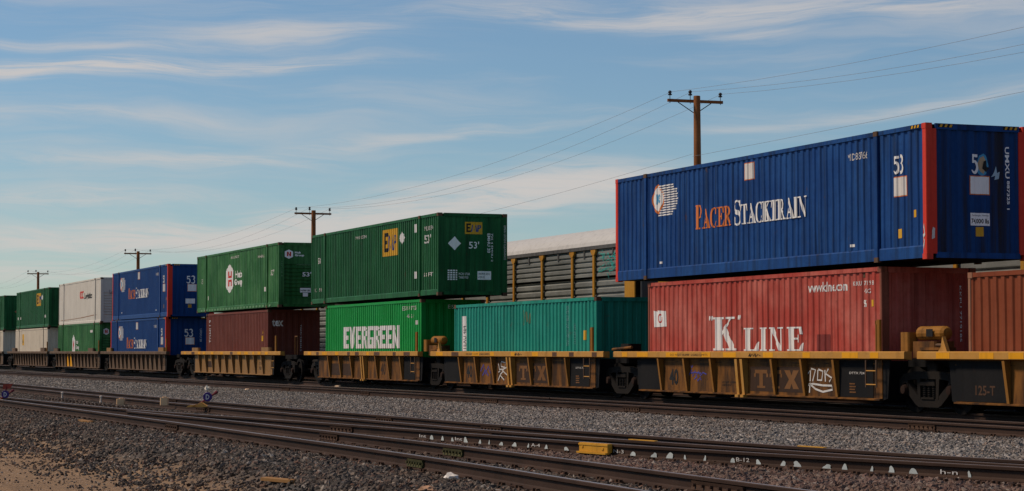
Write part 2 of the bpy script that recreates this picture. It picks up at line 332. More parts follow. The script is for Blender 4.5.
# ------------------------------------------------------------------ shipping containers
def container(label, uL, v0, zb, L, Wd, H, body, endm=None, frame=None, post=None, end='v', inter=True, group=None, post_e=.2, post_s=.1, rail_b=.16, rail_t=.1, per=.278, perend=.3, name='shipping_container', sidedep=.03):
    """thing: corrugated walls, roof, floor, rails, corner posts, castings"""
    frame = frame or body; post = post or frame
    T = empty(name, (uL, v0, zb), label, 'container', group)
    ins = .022
    side = Corr(post_s, L-post_s, per, sidedep, ins)
    pn = lambda t, d, z: (t, d, z); pf = lambda t, d, z: (t, Wd-d, z)
    wall(side, rail_b, H-rail_t, pn).build('side_wall', body, T)
    wall(side, rail_b, H-rail_t, pf).build('side_wall', body, T)
    pr = lambda t, d, z: (L-d, t, z); pl = lambda t, d, z: (d, t, z)
    if end == 'v':
        es = Corr(post_e, Wd-post_e, perend, .03, .03)
        wall(es, .12, H-.12, pr).build('end_wall', endm or body, T)
    else:
        es = Flat(post_e, Wd-post_e, .03)
        mb = MB(); zs = [.12]; n = 9
        # ribbed end: horizontal pressed ribs
        prof = [(.12, .03)]
        for i in range(n):
            z = .42+i*(H-1.35)/n; p = (H-1.35)/n
            prof += [(z+p*.05, .03), (z+p*.2, .075), (z+p*.62, .075), (z+p*.77, .03)]
        prof.append((H-.12, .03))
        for z, d in prof: mb.v += [(L-d, post_e, z), (L-d, Wd-post_e, z)]
        for i in range(len(prof)-1): mb.f.append((2*i, 2*i+1, 2*i+3, 2*i+2)); mb.m.append(0)
        mb.build('end_wall', body, T)
    wall(Corr(post_e, Wd-post_e, perend, .045, .03), .12, H-.12, pl).build('end_wall', body, T)
    # roof with shallow cross ribs
    mb = MB(); n = int(L/.45)
    for i in range(n+1):
        x = .06+(L-.12)*i/n
        for y in (.05, Wd/2, Wd-.05): mb.v.append((x, y, H-.045+(.02 if i % 2 else 0)+(.015 if y == Wd/2 else 0)))
    for i in range(n):
        for j in (0, 1): mb.f.append((3*i+j, 3*i+3+j, 3*i+4+j, 3*i+1+j)); mb.m.append(0)
    mb.build('roof', body, T)
    MB().box(.1, .08, .03, L-.1, Wd-.08, .11, c=.02).build('floor', M_dark, T)
    for y0, y1 in ((.0, .07), (Wd-.07, Wd)):
        MB().box(post_s*.9, y0+.006, H-rail_t, L-post_s*.9, y1-.006, H-.006, c=.012).build('top_rail', frame, T)
        P = [(y0+.004, .03), (y1-.004, .03), (y1-.004, rail_b), (y0+.02 if y0 == 0 else y0+.004, rail_b), (y0+.004, rail_b-.03)]
        MB().prism_x(P, post_s*.9, L-post_s*.9).build('bottom_rail', frame, T)
    for x0, x1 in ((.0, .07), (L-.07, L)):
        MB().box(x0+.004, post_e*.9, H-.13, x1-.004, Wd-post_e*.9, H-.004, c=.01).build('end_header', frame, T)
        MB().box(x0+.004, post_e*.9, .03, x1-.004, Wd-post_e*.9, .15, c=.01).build('end_sill', frame, T)
    for x0, x1 in ((0, post_s), (L-post_s, L)):
        for y0, y1 in ((0, post_e), (Wd-post_e, Wd)):
            MB().box(x0+.002, y0+.002, .118, x1-.002, y1-.002, H-.118, c=.014).build('corner_post', post, T)
            for z in (0, H-.118):
                xa = x0 if x0 == 0 else L-.178; ya = y0 if y0 == 0 else Wd-.162
                cm = MB().box(xa, ya-.004 if y0 == 0 else ya, z, xa+.178, ya+.162, z+.118, c=.012)
                o = cm.build('corner_casting', [post if post is not frame else M_casting], T)
    # holes of the castings that face the camera
    if inter:
        for x in (2.03, L-2.03):
            for y0 in (-.026, Wd-.034):
                MB().box(x-.08, y0, .1, x+.08, y0+.08, H-.1, c=.012).build('intermediate_post', frame, T)
                for z in (0, H-.11): MB().box(x-.09, y0-.004, z, x+.09, y0+.1, z+.11, c=.012).build('intermediate_casting', M_casting, T)
    return dict(T=T, side=side, end=es, pn=pn, pr=pr, uL=uL, v0=v0, zb=zb, L=L, H=H, Wd=Wd)
def on_side(K, name, shapes, u0, z0, u1, z1, mat, **kw):
    return decal(name, shapes, (u0-K['uL'], z0-K['zb'], u1-K['uL'], z1-K['zb']), K['side'], K['pn'], mat, K['T'], **kw)
def on_end(K, name, shapes, v0, z0, v1, z1, mat, **kw):
    return decal(name, shapes, (v0-K['v0'], z0-K['zb'], v1-K['v0'], z1-K['zb']), K['end'], K['pr'], mat, K['T'], **kw)

def lens(cx, cy, rx, ry, n=12):
    """pointed upright oval"""
    A = [(cx-rx*math.cos(math.pi*(i/n-.5))**.8 if 0 < i < n else cx, cy-ry+2*ry*i/n) for i in range(n+1)]
    B = [(2*cx-p[0], p[1]) for p in A]
    return (A+B[::-1], [tuple(range(2*n+2))])
def pacer(K, uo, zo, big=True):
    """lettering of the blue containers; uo, zo: shift from the nearest one"""
    k = lambda *a: (a[0]+uo, a[1]+zo, a[2]+uo, a[3]+zo)
    rows = []
    for i in range(13):
        y = i/13; e = math.sqrt(max(.05, 1-((y-.5)*1.5)**2)); rows.append(rect(.06*(i % 2), y, e-.06*(i % 2), y+.04))
    on_side(K, 'emblem_stripes', rows, *k(-52.02, 4.93, -50.72, 5.78), M_white2)
    on_side(K, 'emblem_rim', [lens(.5, .5, .5, .5)], *k(-52.36, 4.98, -51.64, 5.80), M_orange, lift=.009)
    on_side(K, 'emblem_face', [lens(.5, .5, .5, .5)], *k(-52.30, 5.06, -51.70, 5.72), M_white2, lift=.013)
    on_side(K, 'emblem_figure', [stroke([(.2, .1), (.25, .5), (.2, .9)], .16), stroke(arcp(.62, .55, .25, .3, 20, 330), .14), stroke([(.45, .2), (.62, .5), (.8, .6)], .1)], *k(-52.12, 5.22, -51.80, 5.56), M_lblue, lift=.017)
    on_side(K, 'lettering', compose('PACER', serif, .8), *k(-49.74, 4.45, -47.70, 5.08), M_orange)
    on_side(K, 'lettering', compose('STACKTRAIN', serif, .8, .02), *k(-47.55, 4.44, -43.80, 5.06), M_white2)
    for b in ((-46.97, 5.54, -46.47, 5.93),):
        on_side(K, 'placard_border', UNIT, *k(b[0]-.02, b[1]-.02, b[2]+.02, b[3]+.02), M_orange); on_side(K, 'placard', UNIT, *k(*b), M_white, lift=.009)
    on_side(K, 'serial_lettering', bfont('MD 83766'), *k(-41.92, 5.58, -41.07, 5.74), M_white)
    on_side(K, 'lettering', compose('53', serif, None, .03), *k(-39.96, 5.14, -39.56, 5.52), M_white2)
    b = (-39.96, 4.65, -39.47, 5.05)
    on_side(K, 'placard_border', UNIT, *k(b[0]-.02, b[1]-.02, b[2]+.02, b[3]+.02), M_orange); on_side(K, 'placard', UNIT, *k(*b), M_white, lift=.009)
    on_side(K, 'sticker', UNIT, *k(-39.2, 4.15, -39.07, 4.31), M_yellow); on_side(K, 'sticker', UNIT, *k(-39.81, 3.73, -39.63, 3.93), M_yellow)
    on_side(K, 'sticker', UNIT, *k(-51.92, 3.64, -51.76, 3.70), M_white2); on_side(K, 'sticker', UNIT, *k(-41.82, 3.63, -41.65, 3.69), M_white2)
    b = (1.11, 4.65, 1.59, 5.02)
    q = lambda a: (a[0], a[1]+zo, a[2], a[3]+zo)
    on_end(K, 'placard_border', UNIT, *q((b[0]-.02, b[1]-.02, b[2]+.02, b[3]+.02)), M_orange); on_end(K, 'placard', UNIT, *q(b), M_white_end, lift=.009)
    # yellow and black hatching on the headers
    Fl = Flat(0, 99, .0)
    for (s0, s1, pl_) in ((K['L']-.62, K['L']-.26, 's'), (.3, .66, 'e'), (K['Wd']-.66, K['Wd']-.3, 'e')):
        for mt, sh in ((M_black, UNIT), (M_yellow, [poly((i*.333+.1, .02), (i*.333+.26, .02), (i*.333+.34, .98), (i*.333+.18, .98)) for i in range(3)])):
            decal('hazard_stripes', sh, (s0, K['H']-.085, s1, K['H']-.02), Fl, K['pn'] if pl_ == 's' else K['pr'], mt, K['T'], lift=.0 if mt is M_black else .003)

L53, L40 = 16.154, 12.192
P_blue = paint('blue container paint', (.005, .043, .175), .55, .7, (.016, .082, .26), .8, .7, (.07, .032, .018), dirtc=(.006, .02, .06), dr=(.42, .68))
P_blue2 = paint('blue container paint far', (.005, .042, .17), .5, .5, (.012, .066, .22), .5, .25)
P_redpost = paint('red post paint', (.6, .04, .022), .5, .6, (.62, .07, .04), .45, .35)
P_kline = paint('faded red container paint', (.39, .055, .038), .6, 1., (.50, .14, .105), .6, .7, dirtc=(.16, .022, .016), dr=(.43, .7))
P_rust = paint('rust brown container paint', (.19, .042, .016), .65, .6, (.24, .07, .03), .5, .35)
P_teal = paint('teal container paint', (.010, .225, .165), .5, .5, (.028, .29, .22), .6, .5, dr=(.44, .7))
P_ever = paint('bright green container paint', (.005, .25, .04), .5, .5, (.015, .3, .07), .4, .15)
P_emp = paint('dark green container paint', (.009, .095, .028), .5, .6, (.03, .155, .055), .75, .45, dr=(.42, .68))
P_hub = paint('mid green container paint', (.02, .12, .028), .5, .9, (.07, .21, .07), .75, .3, dr=(.42, .68))
P_hubrail = paint('pale green rail paint', (.12, .26, .13), .6, .6, (.2, .36, .2), .5, .2)
P_tex = paint('maroon container paint', (.15, .04, .028), .6, .6, (.2, .065, .045), .45, .2)
P_white = paint('white container paint', (.56, .52, .45), .55, .5, (.64, .60, .53), .35, .25, (.3, .17, .1))
P_cream = paint('cream container paint', (.56, .48, .37), .6, .6, (.66, .58, .46), .45, .35, (.25, .13, .07))

# --- blue double length container on top, nearest
A = container('blue container with red corner posts on the faded red container', -54.78, 0, 3.239, L53, 2.59, 2.893, P_blue, endm=paint('grimy blue end paint', (.005, .043, .165), .6, .5, (.012, .058, .165), .9, .85, (.045, .025, .016), (3, 3.2, .12), dirtc=(.022, .017, .016), dr=(.40, .62)), post=P_redpost, post_e=.27, post_s=.16, rail_b=.3, perend=.29, sidedep=.026)
pacer(A, 0, 0)
on_end(A, 'lettering', compose('5', serif), 1.13, 5.09, 1.33, 5.5, M_white_end)
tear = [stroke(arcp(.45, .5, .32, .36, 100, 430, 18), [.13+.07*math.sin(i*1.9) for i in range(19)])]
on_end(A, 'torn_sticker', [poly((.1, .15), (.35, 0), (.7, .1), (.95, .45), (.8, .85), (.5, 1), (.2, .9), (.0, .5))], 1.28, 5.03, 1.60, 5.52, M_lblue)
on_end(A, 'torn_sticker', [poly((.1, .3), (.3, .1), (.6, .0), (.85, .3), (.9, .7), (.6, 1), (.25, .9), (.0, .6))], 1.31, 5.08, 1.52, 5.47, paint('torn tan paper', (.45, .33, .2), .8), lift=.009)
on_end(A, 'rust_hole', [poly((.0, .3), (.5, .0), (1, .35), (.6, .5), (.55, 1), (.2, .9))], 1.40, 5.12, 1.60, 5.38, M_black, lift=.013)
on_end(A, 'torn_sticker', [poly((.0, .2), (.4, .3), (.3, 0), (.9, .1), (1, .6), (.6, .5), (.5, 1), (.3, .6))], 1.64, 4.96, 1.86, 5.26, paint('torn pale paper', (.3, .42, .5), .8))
on_end(A, 'weight_label', UNIT, 1.10, 3.97, 1.60, 4.24, M_white_end)
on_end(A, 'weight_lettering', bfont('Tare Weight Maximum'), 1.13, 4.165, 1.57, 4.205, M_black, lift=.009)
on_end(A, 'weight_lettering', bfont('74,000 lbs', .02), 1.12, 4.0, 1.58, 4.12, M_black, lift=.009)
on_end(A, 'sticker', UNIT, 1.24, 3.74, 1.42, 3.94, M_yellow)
on_end(A, 'serial_lettering', bfont('UMXU', .02), 1.98, 5.0, 2.09, 5.68, M_white_end, rot=-90)
on_end(A, 'serial_lettering', bfont('887325 1', .02), 2.02, 4.33, 2.09, 4.95, M_white_end, rot=-90)
Fl0 = Flat(0, 99, .0)
for s_, z_, s2, z2 in ((.02, .42, .10, 1.0),): decal('worn_marking', [stroke([(.2, 0), (.5, .3), (.1, .5), (.7, .6), (.3, 1)], .28)], (A['L']-.14, .25, A['L']-.04, .72), Fl0, A['pn'], M_white, A['T'])
decal('worn_marking', [poly((0, 0), (.9, .1), (1, .9), (.4, 1), (.1, .7))], (.12, .42, .2, .68), Fl0, A['pr'], M_white, A['T'])
# --- faded red container below it
Kc = container('faded red container in the well under the blue one', -52.79, .076, .26, L40, 2.44, 2.893, P_kline, sidedep=.026, inter=False, frame=P_kline, post=paint('rusty red post paint', (.2, .06, .035), .65, .6, None, .6, .7))
on_side(Kc, 'lettering', compose('K', serif), -48.88, 1.31, -47.65, 2.155, M_white2)
for u in (-49.10, -49.0, -47.55, -47.43): on_side(Kc, 'quotation_mark', [poly((.1, 0), (.4, 0), (1, .5), (.9, 1), (.2, 1), (0, .6))], u, 2.075, u+.085, 2.19, M_white2)
for ch, u0, u1 in (('L', -47.17, -46.45), ('I', -46.33, -46.0), ('N', -45.88, -45.14), ('E', -44.94, -44.22)):
    on_side(Kc, 'lettering', compose(ch, serif), u0, 1.30, u1, 1.868, M_white2)
on_side(Kc, 'lettering', bfont('www.kline.com', .012), -43.95, 2.66, -42.11, 2.89, M_white2)
on_side(Kc, 'serial_lettering', bfont('KKFU 771918'), -41.85, 2.76, -40.94, 2.86, M_white2); on_side(Kc, 'serial_lettering', bfont('45G1'), -41.4, 2.58, -41.05, 2.68, M_white2)
on_side(Kc, 'sticker', UNIT, -41.09, 2.28, -40.96, 2.43, M_yellow); on_side(Kc, 'serial_lettering', bfont('96', .02), -41.43, 2.27, -41.26, 2.44, M_white2)
on_side(Kc, 'patch', UNIT, -43.51, 1.31, -42.89, 1.68, paint('dark red repair paint', (.17, .03, .025), .6))
on_side(Kc, 'placard', [poly((.05, 0), (1, .03), (.97, .95), (.35, 1), (.3, .92), (0, 1))], -52.45, 1.94, -51.7, 2.39, M_white2)
on_side(Kc, 'placard_print', [stroke(arcp(.5, .5, .4, .45, 60, 380, 12), .18)], -52.17, 2.06, -51.95, 2.29, M_redp, lift=.009)
on_end(Kc, 'serial_lettering', bfont('KKFU 7719185'), 2.1, 1.5, 2.16, 2.75, M_white_end, rot=-90)
for z in (2.93,): on_side(Kc, 'scratch', [poly((0, 0), (1, .1), (.8, 1), (.2, .9))], -41.45, z, -41.35, z+.13, M_casting)
# --- rust brown container at the right edge
Rc = container('rust brown container at the right end of the train', -37.23, .076, .26, L40, 2.44, 2.64, P_rust, inter=False, post=paint('worn brown post paint', (.24, .1, .055), .65, .6, (.35, .2, .13), .5, .5))
# --- teal
Tc = container('teal container standing alone in its well without a second on top', -68.5, .076, .26, L40, 2.44, 2.605, P_teal, inter=False, perend=.3)
on_side(Tc, 'placard', UNIT, -67.78, 1.30, -67.34, 2.47, M_white2)
on_side(Tc, 'serial_lettering', bfont('TEXU 484'), -67.68, 1.33, -67.44, 2.15, M_black, rot=90, lift=.009)
on_side(Tc, 'stain', [stroke([(.2, 1), (.3, .6), (.2, .1)], .12), stroke([(.5, .9), (.55, .3)], .2), stroke([(.8, .8), (.75, .2)], .1)], -62.3, 2.05, -61.4, 2.58, paint('ochre stain', (.10, .16, .09), .7))
on_side(Tc, 'serial_lettering', bfont('TEXU 484115 42G1 MAX GROSS'), -58.6, 1.45, -58.42, 2.65, paint('faint white print', (.15, .33, .30), .7), rot=90)
on_side(Tc, 'serial_lettering', bfont('CU CAP 2391'), -58.05, 1.5, -57.95, 2.1, paint('faint white print', (.15, .33, .30), .7), rot=90)
on_side(Tc, 'sticker', UNIT, -57.35, 1.62, -57.15, 1.9, M_yellow)
on_end(Tc, 'warning_sticker', [poly((0, 0), (1, 0), (.5, 1))], 1.75, 1.62, 2.0, 1.92, M_yellow)
# --- dark green over bright green
Ec = container('dark green container with two yellow panels on the bright green one', -86.12, 0, 3.239, L53, 2.59, 2.893, P_emp, post_e=.24, rail_b=.22, per=.23, perend=.33)
def emp_logo(f, K, b, small=False):
    a0, z0, a1, z1 = b; wd = a1-a0; h = z1-z0
    f(K, 'logo_panel', UNIT, a0, z0, a1, z1, M_yellow)
    f(K, 'logo_letter', [rect(0, 0, .35, 1), rect(.35, 0, 1, .2), rect(.35, .41, .85, .6), rect(.35, .8, 1, 1)], a0+wd*.1, z0+h*.16, a0+wd*.34, z1-h*.12, M_black, lift=.009)
    f(K, 'logo_letter', [stroke([(.0, .0), (.1, .95), (.29, .15), (.48, .95), (.57, .0)], .14), stroke([(.70, .0), (.74, .92), (.93, .86), (.95, .55), (.74, .42)], .14)], a0+wd*.38, z0+h*.2, a0+wd*.92, z1-h*.2, M_dblue, lift=.009)
emp_logo(on_side, Ec, (-76.35, 4.84, -74.6, 5.84))
dia = [poly((.5, 0), (1, .5), (.5, 1), (0, .5))]
on_side(Ec, 'placard', dia, -74.4, 5.2, -73.7, 5.68, M_white2)
on_side(Ec, 'lettering', bfont("53'", .02), -71.5, 5.11, -70.85, 5.42, M_white2)
on_side(Ec, 'serial_lettering', bfont('EMHU 207294'), -71.55, 5.56, -70.6, 5.72, M_white); on_side(Ec, 'serial_lettering', bfont('EMHU 207294'), -79.9, 5.66, -78.5, 5.78, M_white)
for a in ((-72.6, 5.56, -72.35, 5.86), (-72.6, 3.9, -72.35, 4.15)): on_side(Ec, 'sticker', UNIT, *a, M_white2)
on_side(Ec, 'serial_lettering', bfont('53 FT', .01), -71.6, 3.93, -70.6, 4.07, M_white); on_side(Ec, 'lettering', bfont('53', .02), -85.2, 4.9, -84.8, 5.15, M_white); on_side(Ec, 'serial_lettering', bfont('13 1 MH'), -85.6, 3.75, -84.6, 3.9, M_white)
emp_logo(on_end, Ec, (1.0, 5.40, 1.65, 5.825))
on_end(Ec, 'placard', dia, .38, 4.82, .86, 5.31, M_white_end)
on_end(Ec, 'lettering', bfont("53'", .01), 1.16, 4.89, 1.54, 5.14, M_white_end)
on_end(Ec, 'serial_lettering', bfont('EMHU 20', .02), 1.85, 4.75, 1.95, 5.43, M_white_end, rot=-90); on_end(Ec, 'serial_lettering', bfont('725 4 EMHU 2'), 1.98, 4.44, 2.05, 5.43, M_white_end, rot=-90)
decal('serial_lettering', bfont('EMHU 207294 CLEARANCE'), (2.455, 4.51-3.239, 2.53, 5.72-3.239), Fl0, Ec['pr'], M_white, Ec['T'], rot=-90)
on_end(Ec, 'specification_lettering', [rect(i*.27, j*.22, i*.27+.2, j*.22+.14) for i in range(4) for j in range(5)], .37, 3.78, .72, 4.13, M_white_end)
on_end(Ec, 'specification_lettering', bfont('MGW 67200\nTARE 9700'), .78, 3.83, 1.19, 4.04, M_white_end)
on_end(Ec, 'weight_label', UNIT, 1.48, 3.80, 1.98, 4.10, M_white_end); on_end(Ec, 'weight_lettering', bfont('MAXIMUM GROSS\n67200 LBS'), 1.52, 3.85, 1.94, 4.05, M_black, lift=.009)
G = container('bright green container in the well under the dark green one', -84.2, .076, .26, L40, 2.44, 2.893, P_ever, inter=False, per=.26)
on_side(G, 'lettering', compose('EVERGREEN', block, None, .035), -81.7, 1.40, -74.58, 2.25, M_white2)
on_side(G, 'serial_lettering', bfont('EISU 917705'), -74.2, 2.78, -72.6, 2.93, M_white); on_side(G, 'serial_lettering', bfont('45 G1'), -73.7, 2.5, -73.0, 2.63, M_white)
on_side(G, 'sticker', UNIT, -72.7, 1.75, -72.5, 1.97, M_yellow); on_side(G, 'sticker', UNIT, -72.75, 2.25, -72.5, 2.4, M_white)
on_end(G, 'emblem', [ring(.5, .5, .5, .5, .27, .27, 0, 360, 24)], 1.62, 2.0, 2.22, 2.58, M_white_end); on_end(G, 'emblem', [poly((.5, 0), (1, .4), (.8, 1), (.2, 1), (0, .4))], 1.84, 2.2, 2.0, 2.38, M_white_end)
on_end(G, 'serial_lettering', bfont('EISU 917705'), 1.1, 2.82, 2.2, 2.96, M_white_end)
# --- mid green over maroon
Hc = container('green container with a white hexagon emblem on the maroon one', -107.55, 0, 3.239, L53, 2.59, 2.88, P_hub, end='h', rail_b=.24, per=.3, sidedep=.02, post_e=.26)
hexa = [poly((.5, 0), (1, .22), (1, .78), (.5, 1), (0, .78), (0, .22))]
on_side(Hc, 'emblem', hexa, -101.35, 4.07, -99.85, 5.5, M_white2)
on_side(Hc, 'emblem_letter', [rect(0, 0, .3, .44), rect(.7, 0, 1, .44), rect(.3, .3, .7, .44), rect(0, .56, .3, 1), rect(.7, .56, 1, 1), rect(.3, .56, .7, .7)], -100.95, 4.42, -100.15, 5.14, M_redp, lift=.009)
on_side(Hc, 'lettering', bfont('Hub', .03), -99.5, 4.78, -98.2, 5.12, M_white2); on_side(Hc, 'lettering', bfont('Group', .03), -99.6, 4.34, -98.1, 4.74, M_white2)
on_side(Hc, 'lettering', bfont("53'", .02), -92.9, 4.68, -92.3, 4.94, M_white)
on_side(Hc, 'serial_lettering', bfont('HGIU 527'), -100.4, 5.73, -98.8, 5.85, M_white); on_side(Hc, 'serial_lettering', bfont('HGIU'), -95.1, 5.56, -93.95, 5.68, M_white)
on_side(Hc, 'sticker', UNIT, -94.0, 4.0, -93.75, 4.2, M_white); on_side(Hc, 'lettering', bfont("53'"), -106.7, 4.7, -106.3, 4.95, M_white); on_side(Hc, 'sticker', UNIT, -105.2, 3.85, -105.0, 4.05, M_white)
decal('serial_lettering', [rect(.03*i*1.4, 0, .03*i*1.4+.022, 1) for i in range(24)], (1., .06, 15., .15), Fl0, Hc['pn'], P_hubrail, Hc['T'])
on_end(Hc, 'emblem', hexa, .28, 5.39, .66, 5.80, M_white_end); on_end(Hc, 'emblem_letter', compose('N', block), .38, 5.5, .57, 5.7, M_redp, lift=.009)
on_end(Hc, 'lettering', bfont('Hub\nGroup', .04), .74, 5.48, 1.17, 5.72, M_white_end); on_end(Hc, 'specification_lettering', bfont('INTERMODAL UNIT'), .82, 5.1, 1.5, 5.17, P_hubrail, lift=.01)
on_end(Hc, 'lettering', bfont("53'", .02), 1.09, 4.61, 1.5, 4.81, M_white_end); on_end(Hc, 'weight_label', UNIT, .99, 3.9, 1.48, 4.1, M_white_end); on_end(Hc, 'weight_lettering', bfont('14,000 LBS', .02), 1.02, 3.94, 1.45, 4.03, M_black, lift=.009)
on_end(Hc, 'weight_label', UNIT, 1.12, 3.72, 1.35, 3.88, M_white_end)
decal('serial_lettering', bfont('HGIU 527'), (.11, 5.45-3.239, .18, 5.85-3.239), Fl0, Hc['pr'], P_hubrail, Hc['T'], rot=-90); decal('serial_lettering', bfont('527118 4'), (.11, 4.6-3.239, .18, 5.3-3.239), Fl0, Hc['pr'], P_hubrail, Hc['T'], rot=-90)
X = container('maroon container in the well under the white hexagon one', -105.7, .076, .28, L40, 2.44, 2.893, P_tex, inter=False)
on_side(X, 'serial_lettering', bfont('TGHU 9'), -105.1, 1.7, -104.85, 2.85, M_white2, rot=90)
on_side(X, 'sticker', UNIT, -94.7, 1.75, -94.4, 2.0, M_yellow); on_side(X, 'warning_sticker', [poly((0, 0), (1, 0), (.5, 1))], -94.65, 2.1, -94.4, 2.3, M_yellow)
on_end(X, 'lettering', bfont('tex', .03), .28, 2.42, .80, 2.74, M_white_end); on_end(X, 'serial_lettering', bfont('TGHU 938104 5'), 1.6, 1.3, 1.66, 2.5, M_white_end, rot=-90)
# --- two blue ones
B1 = container('upper of the two stacked blue containers with red corner posts', -130.82, 0, 3.165, L53, 2.59, 2.893, P_blue2, post=P_redpost, post_e=.27, post_s=.16, rail_b=.26)
B2 = container('lower of the two stacked blue containers with red corner posts', -131.25, 0, .26, L53, 2.59, 2.893, P_blue2, post=P_redpost, post_e=.27, post_s=.16, rail_b=.26)
for K, zo, uo in ((B1, -.074, -76.04), (B2, -2.979, -76.47)):
    pacer(K, uo, zo); on_end(K, 'lettering', compose('53', serif, None, .03), 1.03, 5.08+zo, 1.52, 5.48+zo, M_white_end)
    on_end(K, 'weight_label', UNIT, 1.0, 3.97+zo, 1.52, 4.24+zo, M_white_end); on_end(K, 'sticker', UNIT, 1.13, 3.74+zo, 1.33, 3.92+zo, M_yellow)
    on_end(K, 'serial_lettering', bfont('UMXU 28'), 1.9, 4.8+zo, 2.0, 5.5+zo, M_white_end, rot=-90)
# --- white over green
Wc = container('white container stacked on a green one', -150.9, 0, 3.09, L53, 2.59, 2.88, P_white, end='h', rail_b=.2, sidedep=.012)
on_side(Wc, 'lettering', [ring(.3, .5, .3, .5, .12, .3, 0, 360), ring(.75, .5, .3, .5, .12, .3, 50, 310)], -142.6, 4.75, -140.95, 5.28, M_redp)
on_side(Wc, 'lettering', bfont('Logistics', .03), -140.85, 4.6, -137.9, 5.12, M_black)
on_side(Wc, 'stain', [stroke([(0, .1), (.3, .2), (.6, .4), (1, .9)], .12)], -150.2, 3.4, -136.5, 3.66, paint('rust streak', (.28, .16, .1), .8))
decal('lettering', bfont('Logistics', .03), (.55, 1.75, 1.4, 2.1), Flat(0, 9, .02), Wc['pr'], paint('grey print', (.2, .19, .19)), Wc['T']); decal('emblem', hexa, (1.1, 2.28, 1.25, 2.45), Flat(0, 9, .02), Wc['pr'], M_redp, Wc['T'])
H2 = container('green container with a small white emblem under the white one', -151.2, 0, .26, L53, 2.59, 2.85, P_hub, end='h', sidedep=.02)
decal('emblem', hexa, (.25, 2.07, .6, 2.5), Flat(0, 9, .02), H2['pr'], M_white2, H2['T']); decal('emblem_letter', compose('N', block), (.34, 2.18, .51, 2.39), Flat(0, 9, .016), H2['pr'], M_redp, H2['T'])
on_side(H2, 'emblem', hexa, -145.4, .95, -144.3, 2.4, M_white2); on_side(H2, 'emblem_letter', compose('N', block), -145.05, 1.35, -144.65, 2.0, M_redp, lift=.009); on_side(H2, 'lettering', bfont('Hub\nGroup', .03), -143.9, 1.35, -142.7, 2.05, M_white2)
on_side(H2, 'sticker', UNIT, -138.5, 2.5, -137.6, 2.66, M_white)
# --- green over cream, twice
E2 = container('green container with a yellow panel on the cream one', -171.6, 0, 3.05, L53, 2.59, 2.87, P_emp, rail_b=.22, per=.3)
emp_logo(on_side, E2, (-161.3, 4.66, -159.2, 5.6)); on_side(E2, 'placard', dia, -159.0, 5.0, -158.3, 5.5, M_white2); on_end(E2, 'placard', dia, 1.2, 4.7, 1.8, 5.2, paint('pale orange placard', (.6, .45, .35)))
for u in (-170.9, -169.7, -157.4): on_side(E2, 'sticker', UNIT, u, 3.75, u+.5, 3.95, M_white)
C2 = container('cream container with a yellow sticker under the green one', -172.0, 0, .2, L53, 2.59, 2.8, P_cream, sidedep=.015)
on_side(C2, 'sticker', UNIT, -168.4, 1.75, -167.5, 2.6, M_yellow); on_side(C2, 'serial_lettering', bfont('N', .02), -168.2, 1.9, -167.75, 2.2, M_black, lift=.009)
E3 = container('green container cut off by the left picture edge', -194.8, 0, 3.03, L53, 2.59, 2.87, P_emp, rail_b=.22, per=.3)
decal('logo_panel', UNIT, (1.45, 1.75, 2.35, 2.45), Flat(0, 9, .02), E3['pr'], M_yellow, E3['T']); decal('placard', dia, (.85, 1.3, 1.45, 1.75), Flat(0, 9, .02), E3['pr'], paint('dull orange placard', (.3, .13, .07)), E3['T'])
C3 = container('cream container cut off by the left picture edge', -195.2, 0, .2, L53, 2.59, 2.8, P_cream, sidedep=.015)
# ------------------------------------------------------------------ well cars
def spring_mesh():
    mb = MB(); prof = []
    for i in range(6): prof += [(.30+i*.045, .055), (.315+i*.045, .078), (.33+i*.045, .055)]
    mb.lathe_z(prof, 0, 0, 10); return mb.mesh('spring', M_steel, True)
M_plate0 = paint('rusty bearing cap', (.022, .011, .008), .85, .5, (.035, .018, .012), .5, .5)
M_wheel = paint('black wheel steel', (.006, .005, .005), .85, .5, (.014, .011, .009), .5, .4, (.03, .015, .009))
ME_spring = spring_mesh()
ME_wheel = {}
for sgn in (-1, 1):
    mb = MB(); p = [(-.085, .07), (-.08, .12), (-.03, .14), (-.02, .36), (-.06, .38), (-.065, .455), (.035, .462), (.05, .50), (.075, .50), (.075, .39), (.02, .37), (.02, .12), (.08, .10)]
    mb.lathe_y([(y*-sgn*-1, r) for y, r in p], 0, .462, 32); ME_wheel[sgn] = mb.mesh('wheel', M_wheel, False)
def sideframe():
    mb = MB()
    def pc(i, P, both=False):
        mb.prism_y(P, -.06-.003*i, .06+.003*i)
        if both: mb.prism_y([(-x, z) for x, z in P][::-1], -.06-.003*i, .06+.003*i)
    pc(0, [(-1.12, .70), (-.98, .80), (-.5, .86), (.5, .86), (.98, .80), (1.12, .70), (1.06, .60), (.86, .66), (.44, .70), (-.44, .70), (-.86, .66), (-1.06, .60)])
    pc(1, [(-.98, .50), (-.80, .62), (-.36, .30), (-.50, .15)], True)
    pc(2, [(-.52, .16), (-.38, .28), (.38, .28), (.52, .16), (.38, .10), (-.38, .10)])
    pc(3, [(-.44, .71), (-.31, .71), (-.30, .27), (-.40, .27)], True)
    pc(4, [(-1.13, .69), (-.80, .67), (-.76, .52), (-.84, .60), (-.96, .60), (-1.03, .50), (-1.06, .36), (-1.14, .38)], True)
    mb.prism_y([(-.3, .56), (.3, .56), (.28, .64), (-.28, .64)], -.09, .05); mb.prism_y([(-.26, .27), (.26, .27), (.24, .31), (-.24, .31)], -.09, .05)
    return mb.mesh('side_frame', M_steel)
ME_sf = sideframe()
ME_cap = MB().lathe_y([(-.15, .04), (-.145, .09), (-.09, .115), (.05, .12)], 0, .462, 14).mesh('bearing_cap', M_plate0)
